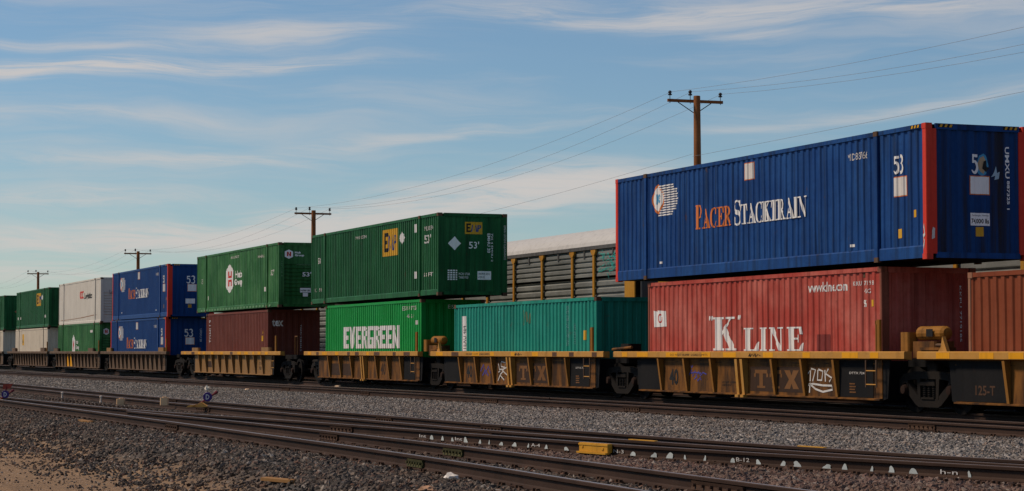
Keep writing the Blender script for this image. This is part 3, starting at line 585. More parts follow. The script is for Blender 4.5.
def truck(parent, x):
    mb = MB().box(-.18, -1.02, .56, .18, 1.02, .68, c=.03); mb.box(-.3, -.5, .68, .3, .5, .9, c=.05)
    t = mb.build('truck', M_steel, parent); t.location = (x, 0, 0)
    for s in (-1, 1):
        for wx in (-.89, .89):
            o = link('wheel', ME_wheel[s], t); o.location = (wx, s*.735, 0)
            if s < 0: MB().tube((wx, -.8, .462), (wx, .8, .462), .075, n=10).build('axle', M_steel, t)
        o = link('side_frame', ME_sf, t); o.location = (0, s*1.0, 0)
        for wx in (-.89, .89): o = link('bearing_cap', ME_cap, t); o.location = (wx, s*1.0, 0); o.rotation_euler.z = 0 if s < 0 else math.pi
        for sx in (-.18, 0, .18): o = link('spring', ME_spring, t); o.location = (sx, s*1.0, 0)
    return t
TTX_LET = [stroke([(.08, .9), (.92, .9)], .2), rect(.38, 0, .62, .8), rect(.22, 0, .78, .12), rect(.02, .6, .14, .8), rect(.86, .6, .98, .8)]
X_LET = [poly((.05, 0), (.4, 0), (.5, .28), (.6, 0), (.95, 0), (.66, .5), (.95, 1), (.6, 1), (.5, .72), (.4, 1), (.05, 1), (.34, .5))]
def stake_mesh(thk, mat, top=-1.485, bot=-1.372, zb=.25):
    mb = MB().prism_x([(top, 1.1), (-1.327, 1.1), (-1.327, zb), (bot, zb)], -thk/2, thk/2)
    mb.prism_x([(top-.012, 1.098), (top, 1.098), (bot, zb+.003), (bot-.012, zb+.003)], -thk*.9, thk*.9)
    return mb.mesh('stake', mat)
def well_car(label, uL, uR, b0, b1, stakes, mat, sillm, trucks, centre=None, dark=(), group=None, ladder=None, name='well_car', stk=.05, sily=()):
    uc = (uL+uR)/2; T = empty(name, (uc, 1.295, 0), label, 'well car', group)
    X = lambda u: u-uc
    for s in (-1, 1):
        P = [(-1.495, 1.13), (-1.30, 1.10), (-1.30, 1.285), (-1.475, 1.285), (-1.495, 1.27)]
        if s > 0: P = [(-y, z) for y, z in P][::-1]
        so = MB().prism_x(P, X(uL), X(uR)).build('sill', sillm, T)
        y0, y1 = (-1.327, -1.307) if s < 0 else (1.307, 1.327)
        MB().box(X(b0), y0, .24, X(b1), y1, 1.1).build('side_panel', mat, T)
        P = [(-1.405, .215), (-1.29, .215), (-1.29, .262), (-1.405, .245)]
        if s > 0: P = [(-y, z) for y, z in P][::-1]
        MB().prism_x(P, X(b0), X(b1)).build('bottom_flange', mat, T)
        MB().box(X(b0)-.02, -1.335 if s < 0 else 1.30, 1.0, X(b1)+.02, -1.30 if s < 0 else 1.335, 1.025).build('stiffener', mat, T)
        if s < 0: near = so
    sm = stake_mesh(stk, M_stake_lit if mat is M_ttx else mat)
    for u in stakes:
        o = link('stake', sm, T); o.location = (X(u), 0, 0)
        o = link('stake', sm, T); o.location = (X(u), 0, 0); o.rotation_euler.z = math.pi
    if centre is not None:
        cm = stake_mesh(.07, sillm, -1.50, -1.42, .19)
        for d in (-.14, .14):
            o = link('centre_stake', cm, T); o.location = (X(centre+d), 0, 0)
        for d in (-.14, .14): MB().box(X(centre+d)-.09, -1.49, .16, X(centre+d)+.09, -1.36, .225, c=.015).build('lug', sillm, T)
    for u0, u1 in dark: MB().box(X(u0), -1.338, .266, X(u1), -1.3275, 1.09).build('dark_panel', M_dark, T)
    # well floor: cross bearers and end bulkheads
    for k in range(6):
        x = X(b0)+.3+(b1-b0-.6)*k/5; MB().box(x-.2, -1.28, .16, x+.2, 1.28, .235, c=.02).build('cross_bearer', M_dark, T)
    for a, sg in ((b0, -1), (b1, 1)):
        MB().prism_y([(X(a), .22), (X(a)+sg*.02, 1.08), (X(a)+sg*.07, 1.08), (X(a)+sg*.05, .22)][::sg], -1.3, 1.3).build('bulkhead', M_dark, T)
        e = uL if sg < 0 else uR
        x0, x1 = sorted((X(a)+sg*.08, X(e)))
        MB().box(x0, -.75, .95, x1, .75, 1.13, c=.05).build('end_platform', M_dark, T)
        MB().box(x0, -.28, .74, x1, .28, .95, c=.03).build('draft_sill', M_dark, T)
        # dark gusset plate under the sill end
        MB().prism_y([(X(a)+sg*.005, 1.1), (X(a)+sg*.3, 1.1), (X(a)+sg*.2, .26), (X(a)+sg*.005, .22)][::sg], -1.31, -1.28).build('gusset', M_dark, T)
    for u0, u1, m in sily: MB().box(X(u0), -1.4985, 1.138, X(u1), -1.4952, 1.262).build('reflector', m, T)
    for x in trucks: truck(T, X(x))
    if ladder is not None:
        x = X(ladder)
        mb = MB()
        for d in (-.22, .22): mb.box(x+d-.02, -1.50, .5, x+d+.02, -1.47, 1.095, c=.006)
        lo = mb.build('ladder', M_casting, T)
        for z in (.56, .86): MB().tube((x-.22, -1.485, z), (x+.22, -1.485, z), .014, n=8).build('rung', sillm, lo)
        mb = MB().box(x+.14, -1.43, 1.285, x+.27, -1.37, 1.98, c=.014); mb.box(x+.06, -1.415, 1.88, x+.16, -1.385, 1.96)
        mb.box(x+.06, -1.415, 1.285, x+.10, -1.385, 1.96, c=.01)
        mb.build('grab_post', M_gear, T)
    return T, X
def film(parent, name, shapes, box, y, mat):
    F = Flat(0, 1, y); return decal(name, shapes, box, F, lambda t, d, z: (t, d, z), mat, parent, lift=.0)
def bays(c): return [c+d for d in (-4.7, -3.15, -1.6, 1.65, 3.1, 4.6)]
def refl(u0, u1, seed, dk=True):
    rnd = random.Random(seed); out = []; u = u0+.5
    while u < u1-.6:
        wd = rnd.choice((.35, .5, .7)); out.append((u, min(u+wd, u1-.1), M_sily if rnd.random() < .72 else M_sild)); u += wd+rnd.uniform(.5, 1.6)
    return out
GY = 'well cars of the train'
def ttx_marks(T, X, c, g2, num='40'):
    film(T, 'stencil_panel', UNIT, (X(c+.3), .32, X(c+2.95), .92), -1.3275-.003, M_ttxbg)
    for ch, a, b in (('T', .5, 1.25), ('T', 1.3, 1.95), ('X', 2.0, 2.8)):
        film(T, 'stencil_letter', TTX_LET if ch == 'T' else X_LET, (X(c+a), .40, X(c+b), .84), -1.3275-.006, M_ttxl)
    film(T, 'stencil_number', bfont(num, .03), (X(c-4.3), .40, X(c-3.75), .83), -1.3275-.004, M_black)
    film(T, 'stencil_print', bfont('LD LMT 124700\nNEW 8 97'), (X(c-1.2), .42, X(c-.45), .54), -1.3275-.004, M_black)
    film(T, 'sill_lettering', bfont('DO NOT HUMP  LOAD LIMITS'), (X(c-3.9), 1.17, X(c-1.7), 1.225), -1.4995, M_black)
    film(T, 'sill_scribble', [stroke([(0, .3), (.1, .9), (.15, .2), (.3, .8), (.4, .3), (.55, .9), (.6, .2), (.8, .7), (1, .4)], .12)], (X(c+.55), 1.13, X(c+1.15), 1.25), -1.4995, M_black)
    film(T, 'consolidated_stencil', [rect(0, i*.24, .9-.1*(i % 2), i*.24+.12) for i in range(4)], (X(c+5.1), .36, X(c+5.4), .62), -1.342, M_ttxl)
    film(T, 'consolidated_stencil', bfont('DTTX 724'), (X(c+5.1), .78, X(c+5.75), .83), -1.342, M_white)
def graffiti(T, X, paths, u0, z0, u1, z1, mat, wd=.03):
    sh = []
    for P in paths: sh.append(stroke([(X(u0)+(X(u1)-X(u0))*p[0], z0+(z1-z0)*p[1]) for p in P], wd))
    film(T, 'graffiti', sh, (0, 0, 1, 1), -1.3275-.005, mat)
def endgear(T, X, u):
    """brake reservoir and hand brake fittings above the shared truck"""
    x = X(u)
    mb = MB(); pr = [(-.6, .05), (-.57, .11), (-.5, .155), (.42, .155), (.5, .11), (.53, .04)]
    n = 14; v = []; f = []
    for k, (a, r) in enumerate(pr): v += [(x+a, -.98+math.cos(2*math.pi*i/n)*r, 1.67+math.sin(2*math.pi*i/n)*r) for i in range(n)]
    for k in range(len(pr)-1): f += [(k*n+i, k*n+(i+1) % n, (k+1)*n+(i+1) % n, (k+1)*n+i) for i in range(n)]
    mb.add(v, f+[tuple(range(n-1, -1, -1)), tuple(range((len(pr)-1)*n, len(pr)*n))])
    t = mb.build('brake_reservoir', M_gear, T)
    MB().box(x-.05, -1.165, 1.6, x+.2, -1.158, 1.76).build('nameplate', M_black, t)
    MB().box(x-.95, -1.25, 1.286, x-.62, -1.0, 1.70, c=.03).build('valve_box', M_gear, T)
    MB().box(x-.55, -1.2, 1.14, x+.35, -.7, 1.5, c=.04).build('bracket', M_ttx, T)
    MB().tube((x-.1, -1.15, 1.42), (x+.75, -1.15, 1.42), .035, n=8).build('brake_rod', M_casting, T)
    MB().box(x-.2, -1.25, 1.31, x+.8, -.95, 1.37, c=.03).build('lever_guide', M_ttx, T)
    MB().prism_y([(x+.62, 1.285), (x+.95, 1.285), (x+.9, 1.38), (x+.78, 1.6), (x+.72, 1.38)], -1.3, -1.22).build('stop_bracket', M_sill, T)
    mb = MB().tube((x-.15, -.9, .62), (x-.15, -.9, 1.1), .05, n=8); mb.box(x-.3, -1.0, .86, x+.1, -.8, 1.02, c=.03); mb.build('hanger', M_steel, T)
# nearest unit
cA = -46.9
T, X = well_car('ochre well car under the faded red and blue containers', -54.5, -39.25, -53.0, -40.42, bays(cA), M_ttx, M_sill, (-54.85,), cA, ((-53.0, -51.7), (-42.25, -40.78)), GY, -40.62, sily=refl(-54.4, -39.3, 3))
ttx_marks(T, X, cA, 0)
graffiti(T, X, [[(0, .75), (.1, .9), (.08, .45)], [(.12, .95), (.3, .9), (.18, .45)], [(.4, .9), (.38, .5), (.55, .5), (.6, .85), (.42, .92)], [(.68, .9), (.7, .45)], [(.82, .95), (.72, .75), (.95, .6), (.85, .45)], [(.05, .0), (.08, .4), (.0, .3), (.2, .35), (.6, .3), (.95, .3), (.98, .15), (.6, .05), (.3, .15), (.12, .3)]], -43.7, .33, -42.55, .92, M_chalk, .045)
graffiti(T, X, [[(0, .4), (.15, .7), (.2, .3), (.35, .65), (.4, .3), (.55, .6), (.65, .35), (.8, .55), (1, .45)], [(.1, .95), (.15, .8), (.22, .95)], [(.3, .15), (.45, .3), (.5, .05), (.65, .25), (.7, .1)], [(.1, .5), (.3, .55), (.7, .5)]], -50.0, .5, -49.0, .95, M_bgraf, .03)
graffiti(T, X, [[(0, .6), (.3, .65), (.35, .4), (.6, .7), (.7, .3), (1, .5)], [(.8, 0), (.9, .4)]], -41.75, .55, -40.95, .88, M_chalk, .022)
endgear(T, X, -38.85)
# teal unit
cT = -62.65
T, X = well_car('ochre well car under the lone teal container', -70.2, -55.2, -69.0, -56.15, bays(cT), M_ttx, M_sill, (-70.95,), cT, ((-69.0, -67.4), (-58.0, -56.55)), GY, -56.4, sily=refl(-70.1, -55.3, 5))
ttx_marks(T, X, cT, 0)
graffiti(T, X, [[(.3, 1), (.7, .95), (.65, .7), (.3, .75), (.3, .95)], [(.1, .7), (.2, .5), (.05, .45)], [(.4, .55), (.6, .45), (.9, .3)], [(.0, .0), (.25, .35), (.5, .5), (.6, .75)], [(.2, .3), (.6, .05)], [(.05, .9), (.15, .6), (.5, .6), (.8, .7)]], -64.0, .34, -63.05, .96, M_chalk, .04)
graffiti(T, X, [[(0, .4), (.3, .9), (.5, .2), (.8, .8), (1, .3)], [(.2, .1), (.5, .5), (.8, .1)]], -65.6, .45, -64.7, .9, M_bgraf, .05)
MB().box(X(-54.9), -1.1, 1.14, X(-54.3), -.7, 1.5, c=.05).build('bracket', M_steel, T)
MB().tube((X(-55.3), -1.15, 1.34), (X(-54.0), -1.15, 1.4), .04, n=8).build('brake_rod', M_ttx, T)
# green unit
cE = -78.3
T, X = well_car('ochre well car under the bright green container', -86.5, -71.6, -84.7, -71.85, bays(cE), M_ttx, M_sill, (-85.7,), cE, ((-73.6, -72.35),), GY, -72.15, sily=refl(-86.4, -71.7, 9))
film(T, 'stencil_panel', UNIT, (X(-83), .34, X(-80.1), .8), -1.3305, M_ttxbg); film(T, 'stencil_number', bfont('40', .03), (X(cE+1.9), .4, X(cE+2.5), .85), -1.3315, M_ttxbg)
endgear(T, X, -70.7)
# unit at the right edge
cR = -30.9
T, X = well_car('ochre well car at the right edge of the picture', -38.74, -23.1, -37.5, -24.3, bays(cR), M_ttx, M_sill, (-39.0, -22.8), cR, ((-37.5, -35.6),), GY, sily=refl(-38.5, -23.4, 12))
film(T, 'stencil_number', bfont('125-T', .02), (X(-36.8), .4, X(-36.1), .6), -1.342, paint('faint brown stencil', (.06, .028, .014), .7))
# single cars further left
def ribs(a, b, n): return [a+(b-a)*(i+.5)/n for i in range(n)]
T, X = well_car('tan well car under the maroon container', -110.3, -90.3, -107.7, -92.3, ribs(-107, -93, 10), M_tan, M_sill, (-109.3, -90.6), None, (), GY, sily=refl(-110, -91, 14), ladder=-91.6)
film(T, 'stencil_print', UNIT, (X(-104.9), .5, X(-103.6), .8), -1.3315, M_ttxbg); film(T, 'stencil_print', bfont('LT WT\n7050'), (X(-94.6), .45, X(-94.0), .8), -1.3315, M_black)
for u in (-107.2, -93.1): MB().box(X(u)-.7, -1.46, 1.287, X(u)+.7, -1.3, 1.47, c=.05).build('guide', M_tan, T)
mb = MB()
for d in (-.4, .0): mb.tube((X(-89.6)+d, -.9, 1.15), (X(-89.6)+d, -.9, 1.95), .03, n=8)
mb.tube((X(-90.0), -.9, 1.93), (X(-89.6), -.9, 1.93), .03, n=8); mb.build('grab_post', M_ttx, T)
MB().tube((X(-90.3), 0, .84), (X(-86.4), 0, .84), .09, n=8).build('coupler', M_steel, T)
T, X = well_car('brown well car under the two stacked blue containers', -133.6, -114.0, -131.4, -115.0, ribs(-131.2, -115.2, 13), M_tanb, M_tanb, (-134.0, -112.6), None, (), GY, ladder=-114.6)
for u in (-131.0, -115.6): MB().box(X(u)-.7, -1.46, 1.287, X(u)+.7, -1.3, 1.5, c=.05).build('guide', M_tan, T)
T, X = well_car('brown well car with a yellow panel under the white container', -153.6, -134.4, -151.6, -134.8, ribs(-151.5, -135, 13), M_tanb, M_tanb, (-154.2,), None, (), GY, ladder=-134.9)
MB().box(X(-146.9), -1.345, .27, X(-144.6), -1.33, 1.09).build('yellow_panel', M_sily, T)
for u in (-151.2, -137.4): MB().box(X(u)-.9, -1.46, 1.287, X(u)+.9, -1.3, 1.5, c=.05).build('guide', M_tanb, T)
T, X = well_car('brown well car under the cream container with a sticker', -175.2, -154.8, -172.4, -155.6, ribs(-172.3, -155.7, 13), M_tanb, M_tanb, (-176.6,), None, (), GY, ladder=-155.5)
for u in (-171.8, -157.2): MB().box(X(u)-.9, -1.46, 1.287, X(u)+.9, -1.3, 1.55, c=.05).build('guide', M_tanb, T)
T, X = well_car('brown well car cut off by the left picture edge', -198, -178.2, -195.6, -178.8, ribs(-195.4, -179.6, 13), M_tanb, M_tanb, (-199,), None, (), GY)

# ------------------------------------------------------------------ autoracks on the track behind
M_galv = paint('galvanised panel', (.2, .21, .2), .5, .6, (.35, .36, .345), .6, .2, (.12, .08, .05), (.4, 3, 4), .35)
M_galvd = paint('galvanised rail', (.10, .098, .095), .55, .5, (.2, .19, .18), .6, .3, metal=.2)
M_roof = paint('pale grey rack roof', (.44, .43, .41), .65, .5, (.5, .49, .47), .3, .05)
M_rpost = paint('yellow rack post', (.4, .18, .02), .5, .5, (.5, .3, .07), .5, .3)
def autorack(label, uL, uR, posts):
    uc = (uL+uR)/2; vc = 7.1; T = empty('autorack', (uc, vc, 0), label, 'autorack', 'autoracks behind the train'); X = lambda u: u-uc
    Y = -1.5
    # arched roof with fine cross ribs
    mb = MB(); n = int((uR-uL)/.2); prof = [(-1.52, 5.03), (-1.46, 5.17), (-1.25, 5.38), (-.85, 5.60), (-.4, 5.73), (0, 5.77), (.4, 5.73), (.85, 5.60), (1.25, 5.38), (1.46, 5.17), (1.52, 5.03)]
    m = len(prof)
    for i in range(n+1):
        x = X(uL)+(uR-uL)*i/n; k = 1+(.004 if i % 2 else 0)
        for y, z in prof: mb.v.append((x, y*k, 5.03+(z-5.03)*(1+(.012 if i % 2 else 0))))
    for i in range(n):
        for j in range(m-1): mb.f.append((i*m+j, (i+1)*m+j, (i+1)*m+j+1, i*m+j+1)); mb.m.append(0)
    mb.build('roof', M_roof, T)
    for x in (X(uL), X(uR)):
        MB().prism_x([(y, z-.02) for y, z in prof[::-1]], x-.02, x+.02).build('roof_end', M_roof, T)
        MB().box(x-.04, -1.44, 1.1, x+.04, 1.44, 5.0, c=.03).build('end_door', M_galvd, T)
    for s in (-1, 1):
        MB().box(X(uL), s*1.5-.05, 4.90, X(uR), s*1.5+.05, 5.025, c=.02).build('top_rail', M_galvd, T)
        MB().box(X(uL), s*1.5-.05, .95, X(uR), s*1.5+.05, 1.25, c=.02).build('side_sill', M_rpost, T)
    # pressed side panels between the posts, two tiers
    P = sorted(posts)
    for a, b in zip(P[:-1], P[1:]):
        for z0, z1 in ((1.25, 2.55), (2.6, 3.85), (3.93, 4.88)):
            prof2 = []; nn = 5; p = (z1-z0)/nn
            for i in range(nn): prof2 += [(z0+i*p+.005, 0), (z0+i*p+p*.55, .0), (z0+i*p+p*.68, .05), (z0+i*p+p*.88, .05)]
            prof2.append((z1, 0))
            mb = MB()
            for z, d in prof2: mb.v += [(X(a)+.05, Y+d, z), (X(b)-.05, Y+d, z)]
            for i in range(len(prof2)-1): mb.f.append((2*i, 2*i+1, 2*i+3, 2*i+2)); mb.m.append(0)
            mb.build('side_panel', M_galv, T)
            mb = MB(); mb.v = [(x, -y, z) for x, y, z in mb.v]
        mx = (X(a)+X(b))/2; MB().box(mx-.05, Y-.025, 4.6, mx+.05, Y-.004, 4.86).build('clip', M_galvd, T)
    MB().box(X(uL)+.1, 1.47, 1.25, X(uR)-.1, 1.5, 4.9).build('far_side', M_galv, T)
    for u in posts:
        wd = .09 if u not in (P[0], P[-1]) else .42
        mb = MB().box(X(u)-wd, Y-.09, 1.0, X(u)+wd, Y-.03, 4.72, c=.015); o = mb.build('post', M_rpost, T)
        MB().prism_y([(X(u)-wd-.12, 4.80), (X(u)-wd, 4.68), (X(u)+wd, 4.68), (X(u)+wd+.12, 4.80), (X(u)+wd+.12, 4.875), (X(u)-wd-.12, 4.875)], Y-.10, Y-.02).build('post_cap', M_rpost, T)
    MB().box(X(uL)+.4, -1.3, .72, X(uR)-.4, 1.3, .95, c=.05).build('underframe', M_dark, T)
    for x in (X(uL)+3, X(uR)-3): truck(T, x)
    return T, X
ps = [-66.0, -69.1, -71.06, -73.99, -76.91, -79.84, -82.77, -85.7, -88.6, -91.9]
T, X = autorack('grey autorack with yellow posts and pale arched roof beside the blue container', -92.4, -65.4, ps)
rnd = random.Random(4)
sh = []
for i in range(46):
    x = rnd.uniform(X(-68.9), X(-67.3)); z = rnd.uniform(4.0, 4.78); a = rnd.uniform(0, 6.3); pts = [(x, z)]
    for j in range(4): a += rnd.uniform(-1.2, 1.2); pts.append((pts[-1][0]+.09*math.cos(a), pts[-1][1]+.06*math.sin(a)))
    sh.append(stroke(pts, .022))
film(T, 'graffiti', sh, (0, 0, 1, 1), -1.506, M_tgraf)
autorack('autorack hidden behind the blue and red containers on the right', -63.8, -36.8, [-37.3-2.925*i for i in range(9)]+[-63.3])
autorack('autorack seen only through the gap beside the maroon container', -122.4, -95.4, [-95.9-2.9*i for i in range(9)]+[-121.9])

# ------------------------------------------------------------------ ground
def gz(u, v):
    """ground height"""
    if v > 14: z = -.45
    elif v > 11: z = -.21-.08*(v-11)
    elif v > -17.0: z = -.205
    elif v > -18.7: t = (-17.0-v)/1.7; z = -.205-.40*t*t*(3-2*t)
    else: z = -.605
    if -9.4 < v < -3.9: t = min(1, min(-3.9-v, v+9.4)/1.0); z -= .02*t
    return z
us = [-6000, -2500, -900, -450]+[-300+i*4 for i in range(30)]+[-180+i*1.2 for i in range(60)]+[-108+i*.6 for i in range(210)]+[20+i*4 for i in range(10)]+[80, 200, 600, 2000, 6000]
vs = [-4000, -1200, -300, -80, -50, -40]+[-34+i*.5 for i in range(24)]+[-22+i*.35 for i in range(106)]+[15.5, 18, 24, 40, 90, 250, 900, 3000, 8000]
mb = MB(); rnd = random.Random(2)
for v in vs:
    for u in us:
        j = .018 if (-20 < v < 12 and -110 < u < 20) else (.05 if abs(v) < 40 and abs(u) < 300 else 0)
        mb.v.append((u, v, gz(u, v)+rnd.uniform(-j, j)))
n = len(us)
for i in range(len(vs)-1):
    for k in range(n-1): mb.f.append((i*n+k, i*n+k+1, (i+1)*n+k+1, (i+1)*n+k)); mb.m.append(0)
def ground_color(h, stones):
    """ground colours by place: light ballast beyond, dark and reddish ballast near, sand at the near left"""
    pos = h.n('ShaderNodeNewGeometry').outputs['Position']; sp = h.n('ShaderNodeSeparateXYZ', {0: pos})
    big = h.noise(pos, .55, 5, .6); v = h.math('ADD', sp.outputs[1], h.math('MULTIPLY', h.math('SUBTRACT', big, .5), 1.6))
    return pos, sp, big, v
m, h, b = newmat('ballast and sand ground'); pos, sp, big, vv = ground_color(h, False)
fine = h.noise(pos, 34., 6, .75); mid = h.noise(pos, 9., 5, .7)
bal = h.mix(h.mapr(fine, .3, .7), (.02, .018, .017, 1), (.12, .112, .105, 1))
lig = h.mix(h.mapr(fine, .3, .7), (.05, .047, .044, 1), (.21, .2, .19, 1))
sand = h.mix(h.mapr(mid, .3, .75), (.33, .21, .12, 1), (.19, .12, .07, 1)); sand = h.mix(h.math('MULTIPLY', h.mapr(fine, .55, .75), .5), sand, (.06, .04, .03, 1))
k = h.mix(h.mapr(vv, -9.9, -9.2), bal, lig); k = h.mix(h.mapr(vv, -3.6, -3.0), k, (.035, .03, .027, 1))  # last mix darkens the ground from the empty track back under the train
k = h.mix(h.mapr(vv, -18.3, -17.2, 1, 0), k, sand); k = h.mix(h.mapr(sp.outputs[1], 14, 24), k, (.2, .14, .09, 1))
h.t.links.new(k, b.inputs['Base Color']); b.inputs['Roughness'].default_value = .95; b.inputs['Specular IOR Level'].default_value = .2
h.t.links.new(h.n('ShaderNodeBump', {'Strength': .9, 'Distance': .04, 'Height': h.math('ADD', fine, mid)}).outputs[0], b.inputs['Normal'])
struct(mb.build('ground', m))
# stones: real pebbles scattered by geometry nodes
m, h, b = newmat('ballast stone'); pos, sp, big, vv = ground_color(h, True)
rn = h.n('ShaderNodeObjectInfo').outputs['Random']
rmp = h.n('ShaderNodeValToRGB', {0: rn}); cr = rmp.color_ramp
cr.elements[0].color = (.024, .021, .019, 1); cr.elements[1].color = (.34, .30, .26, 1); cr.elements[1].position = 1
for p_, c_ in ((.25, (.05, .043, .038, 1)), (.5, (.095, .08, .068, 1)), (.72, (.15, .122, .10, 1)), (.86, (.14, .068, .045, 1)), (.93, (.22, .17, .13, 1))): e = cr.elements.new(p_); e.color = c_
lr = h.n('ShaderNodeValToRGB', {0: rn}); cr = lr.color_ramp
cr.elements[0].color = (.06, .055, .05, 1); cr.elements[1].color = (.5, .46, .42, 1)
for p_, c_ in ((.3, (.17, .157, .144, 1)), (.6, (.28, .25, .222, 1)), (.8, (.34, .305, .27, 1)), (.9, (.27, .19, .14, 1))): e = cr.elements.new(p_); e.color = c_
red = h.mix(.4, rmp.outputs[0], h.mix(rn, (.27, .12, .085, 1), (.21, .15, .12, 1)))
k = h.mix(h.math('MULTIPLY', h.mapr(vv, -14.6, -13.2), h.mapr(sp.outputs[0], -40, -28)), rmp.outputs[0], red)
k = h.mix(h.mapr(vv, -9.9, -9.3), k, lr.outputs[0])
k = h.mix(h.math('MULTIPLY', h.mapr(vv, -12.6, -11.6), h.mapr(sp.outputs[0], -42, -48)), k, lr.outputs[0])
k = h.mix(h.mapr(vv, -3.7, -3.1), k, (.035, .03, .027, 1))  # stones turn one dark tone from the empty track back
k = h.mix(h.math('MULTIPLY', h.mapr(h.noise(pos, 30., 4, .7), .45, .7), .5), k, (.03, .025, .021, 1))
k = h.mix(h.math('MULTIPLY', h.mapr(h.noise(pos, .45, 5, .65), .42, .64), .65), k, h.mix(.5, k, (.10, .055, .03, 1), 'MIX'))
k = h.mix(h.math('MULTIPLY', h.mapr(h.noise(pos, 1.3, 5, .65), .52, .66), .38), k, (.028, .023, .02, 1))
h.t.links.new(k, b.inputs['Base Color']); b.inputs['Roughness'].default_value = .9; b.inputs['Specular IOR Level'].default_value = .25
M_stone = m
def stones_tree(name, dens, r0, r1, seed):
    t = bpy.data.node_groups.new(name, 'GeometryNodeTree')
    t.interface.new_socket('Geometry', in_out='INPUT', socket_type='NodeSocketGeometry'); t.interface.new_socket('Geometry', in_out='OUTPUT', socket_type='NodeSocketGeometry')
    g = NT(t); gi = t.nodes.new('NodeGroupInput'); go = t.nodes.new('NodeGroupOutput')
    dp = g.n('GeometryNodeDistributePointsOnFaces', {'Mesh': gi.outputs[0], 'Density': dens, 'Seed': seed})
    js = g.n('GeometryNodeJoinGeometry')
    for q in range(4):
        ico = g.n('GeometryNodeMeshIcoSphere', {'Radius': 1., 'Subdivisions': 1 if q else 2})
        nz = g.n('ShaderNodeTexNoise', {'Scale': 1.1, 'Detail': 1., 'Vector': g.n('ShaderNodeVectorMath', {0: g.n('GeometryNodeInputPosition').outputs[0], 1: (q*7.3, q*3.1, q)}, operation='ADD').outputs[0]})
        off = g.n('ShaderNodeVectorMath', {0: nz.outputs['Color'], 1: (.5, .5, .5)}, operation='SUBTRACT')
        off2 = g.n('ShaderNodeVectorMath', {0: off.outputs[0], 3: 1.7}, operation='SCALE')
        sp_ = g.n('GeometryNodeSetPosition', {'Geometry': ico.outputs[0], 'Offset': off2.outputs[0]})
        ss = g.n('GeometryNodeSetShadeSmooth', {'Geometry': sp_.outputs[0], 'Shade Smooth': False})
        sm = g.n('GeometryNodeSetMaterial', {'Geometry': ss.outputs[0], 'Material': M_stone})
        gti = g.n('GeometryNodeGeometryToInstance'); t.links.new(sm.outputs[0], gti.inputs[0]); t.links.new(gti.outputs[0], js.inputs[0])
    rr = g.n('FunctionNodeRandomValue', {0: (0, 0, 0), 1: (6.28, 6.28, 6.28)}, data_type='FLOAT_VECTOR')
    rs = g.n('FunctionNodeRandomValue', {0: (r0, r0*.8, r0*.6), 1: (r1, r1, r1*.8)}, data_type='FLOAT_VECTOR'); rs.inputs['Seed'].default_value = 5
    ip = g.n('GeometryNodeInstanceOnPoints', {'Points': dp.outputs[0], 'Instance': js.outputs[0], 'Pick Instance': True, 'Rotation': rr.outputs[0], 'Scale': rs.outputs[0]})
    t.links.new(ip.outputs[0], go.inputs[0]); return t
def gravel(label, u0, u1, v0, v1, dens, r0, r1, seed):
    mb = MB(); nu = max(2, int((u1-u0)/2)); nv = max(2, int((v1-v0)/.35))
    for j in range(nv+1):
        for i in range(nu+1):
            u = u0+(u1-u0)*i/nu; v = v0+(v1-v0)*j/nv; mb.v.append((u, v, gz(u, v)+.002))
    for j in range(nv):
        for i in range(nu): a = j*(nu+1)+i; mb.f.append((a, a+1, a+nu+2, a+nu+1)); mb.m.append(0)
    o = stuff(mb.build('gravel', M_stone)); tag(o, label, 'gravel')
    md = o.modifiers.new('stones', 'NODES'); md.node_group = stones_tree('stones', dens, r0, r1, seed)
gravel('dark coarse ballast stones beside and between the nearest rails', -44, -12, -17.55, -9.6, 330, .016, .056, 1)
gravel('light grey ballast stones between the front tracks and the train', -85, -18, -9.9, -3.0, 230, .016, .055, 2)
gravel('dark ballast stones along the far left rails', -105, -44, -17.9, -9.6, 140, .028, .055, 3)
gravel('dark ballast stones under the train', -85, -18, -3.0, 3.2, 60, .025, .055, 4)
gravel('scattered larger stones in the nearest ballast', -40, -12, -17.8, -9.6, 9, .035, .075, 9)
gravel('mixed ballast stones thinning out towards the sand', -50, -12, -18.5, -17.55, 150, .010, .045, 8)
gravel('sparse stones strewn over the sandy ground at the left', -60, -14, -19.4, -18.4, 60, .006, .034, 6)
gravel('few small stones lying on the bare sand at the lower left', -60, -14, -23, -19.3, 16, .006, .024, 11)
gravel('light ballast stones in the far distance at the left', -170, -85, -11.5, -3.0, 40, .04, .07, 7)

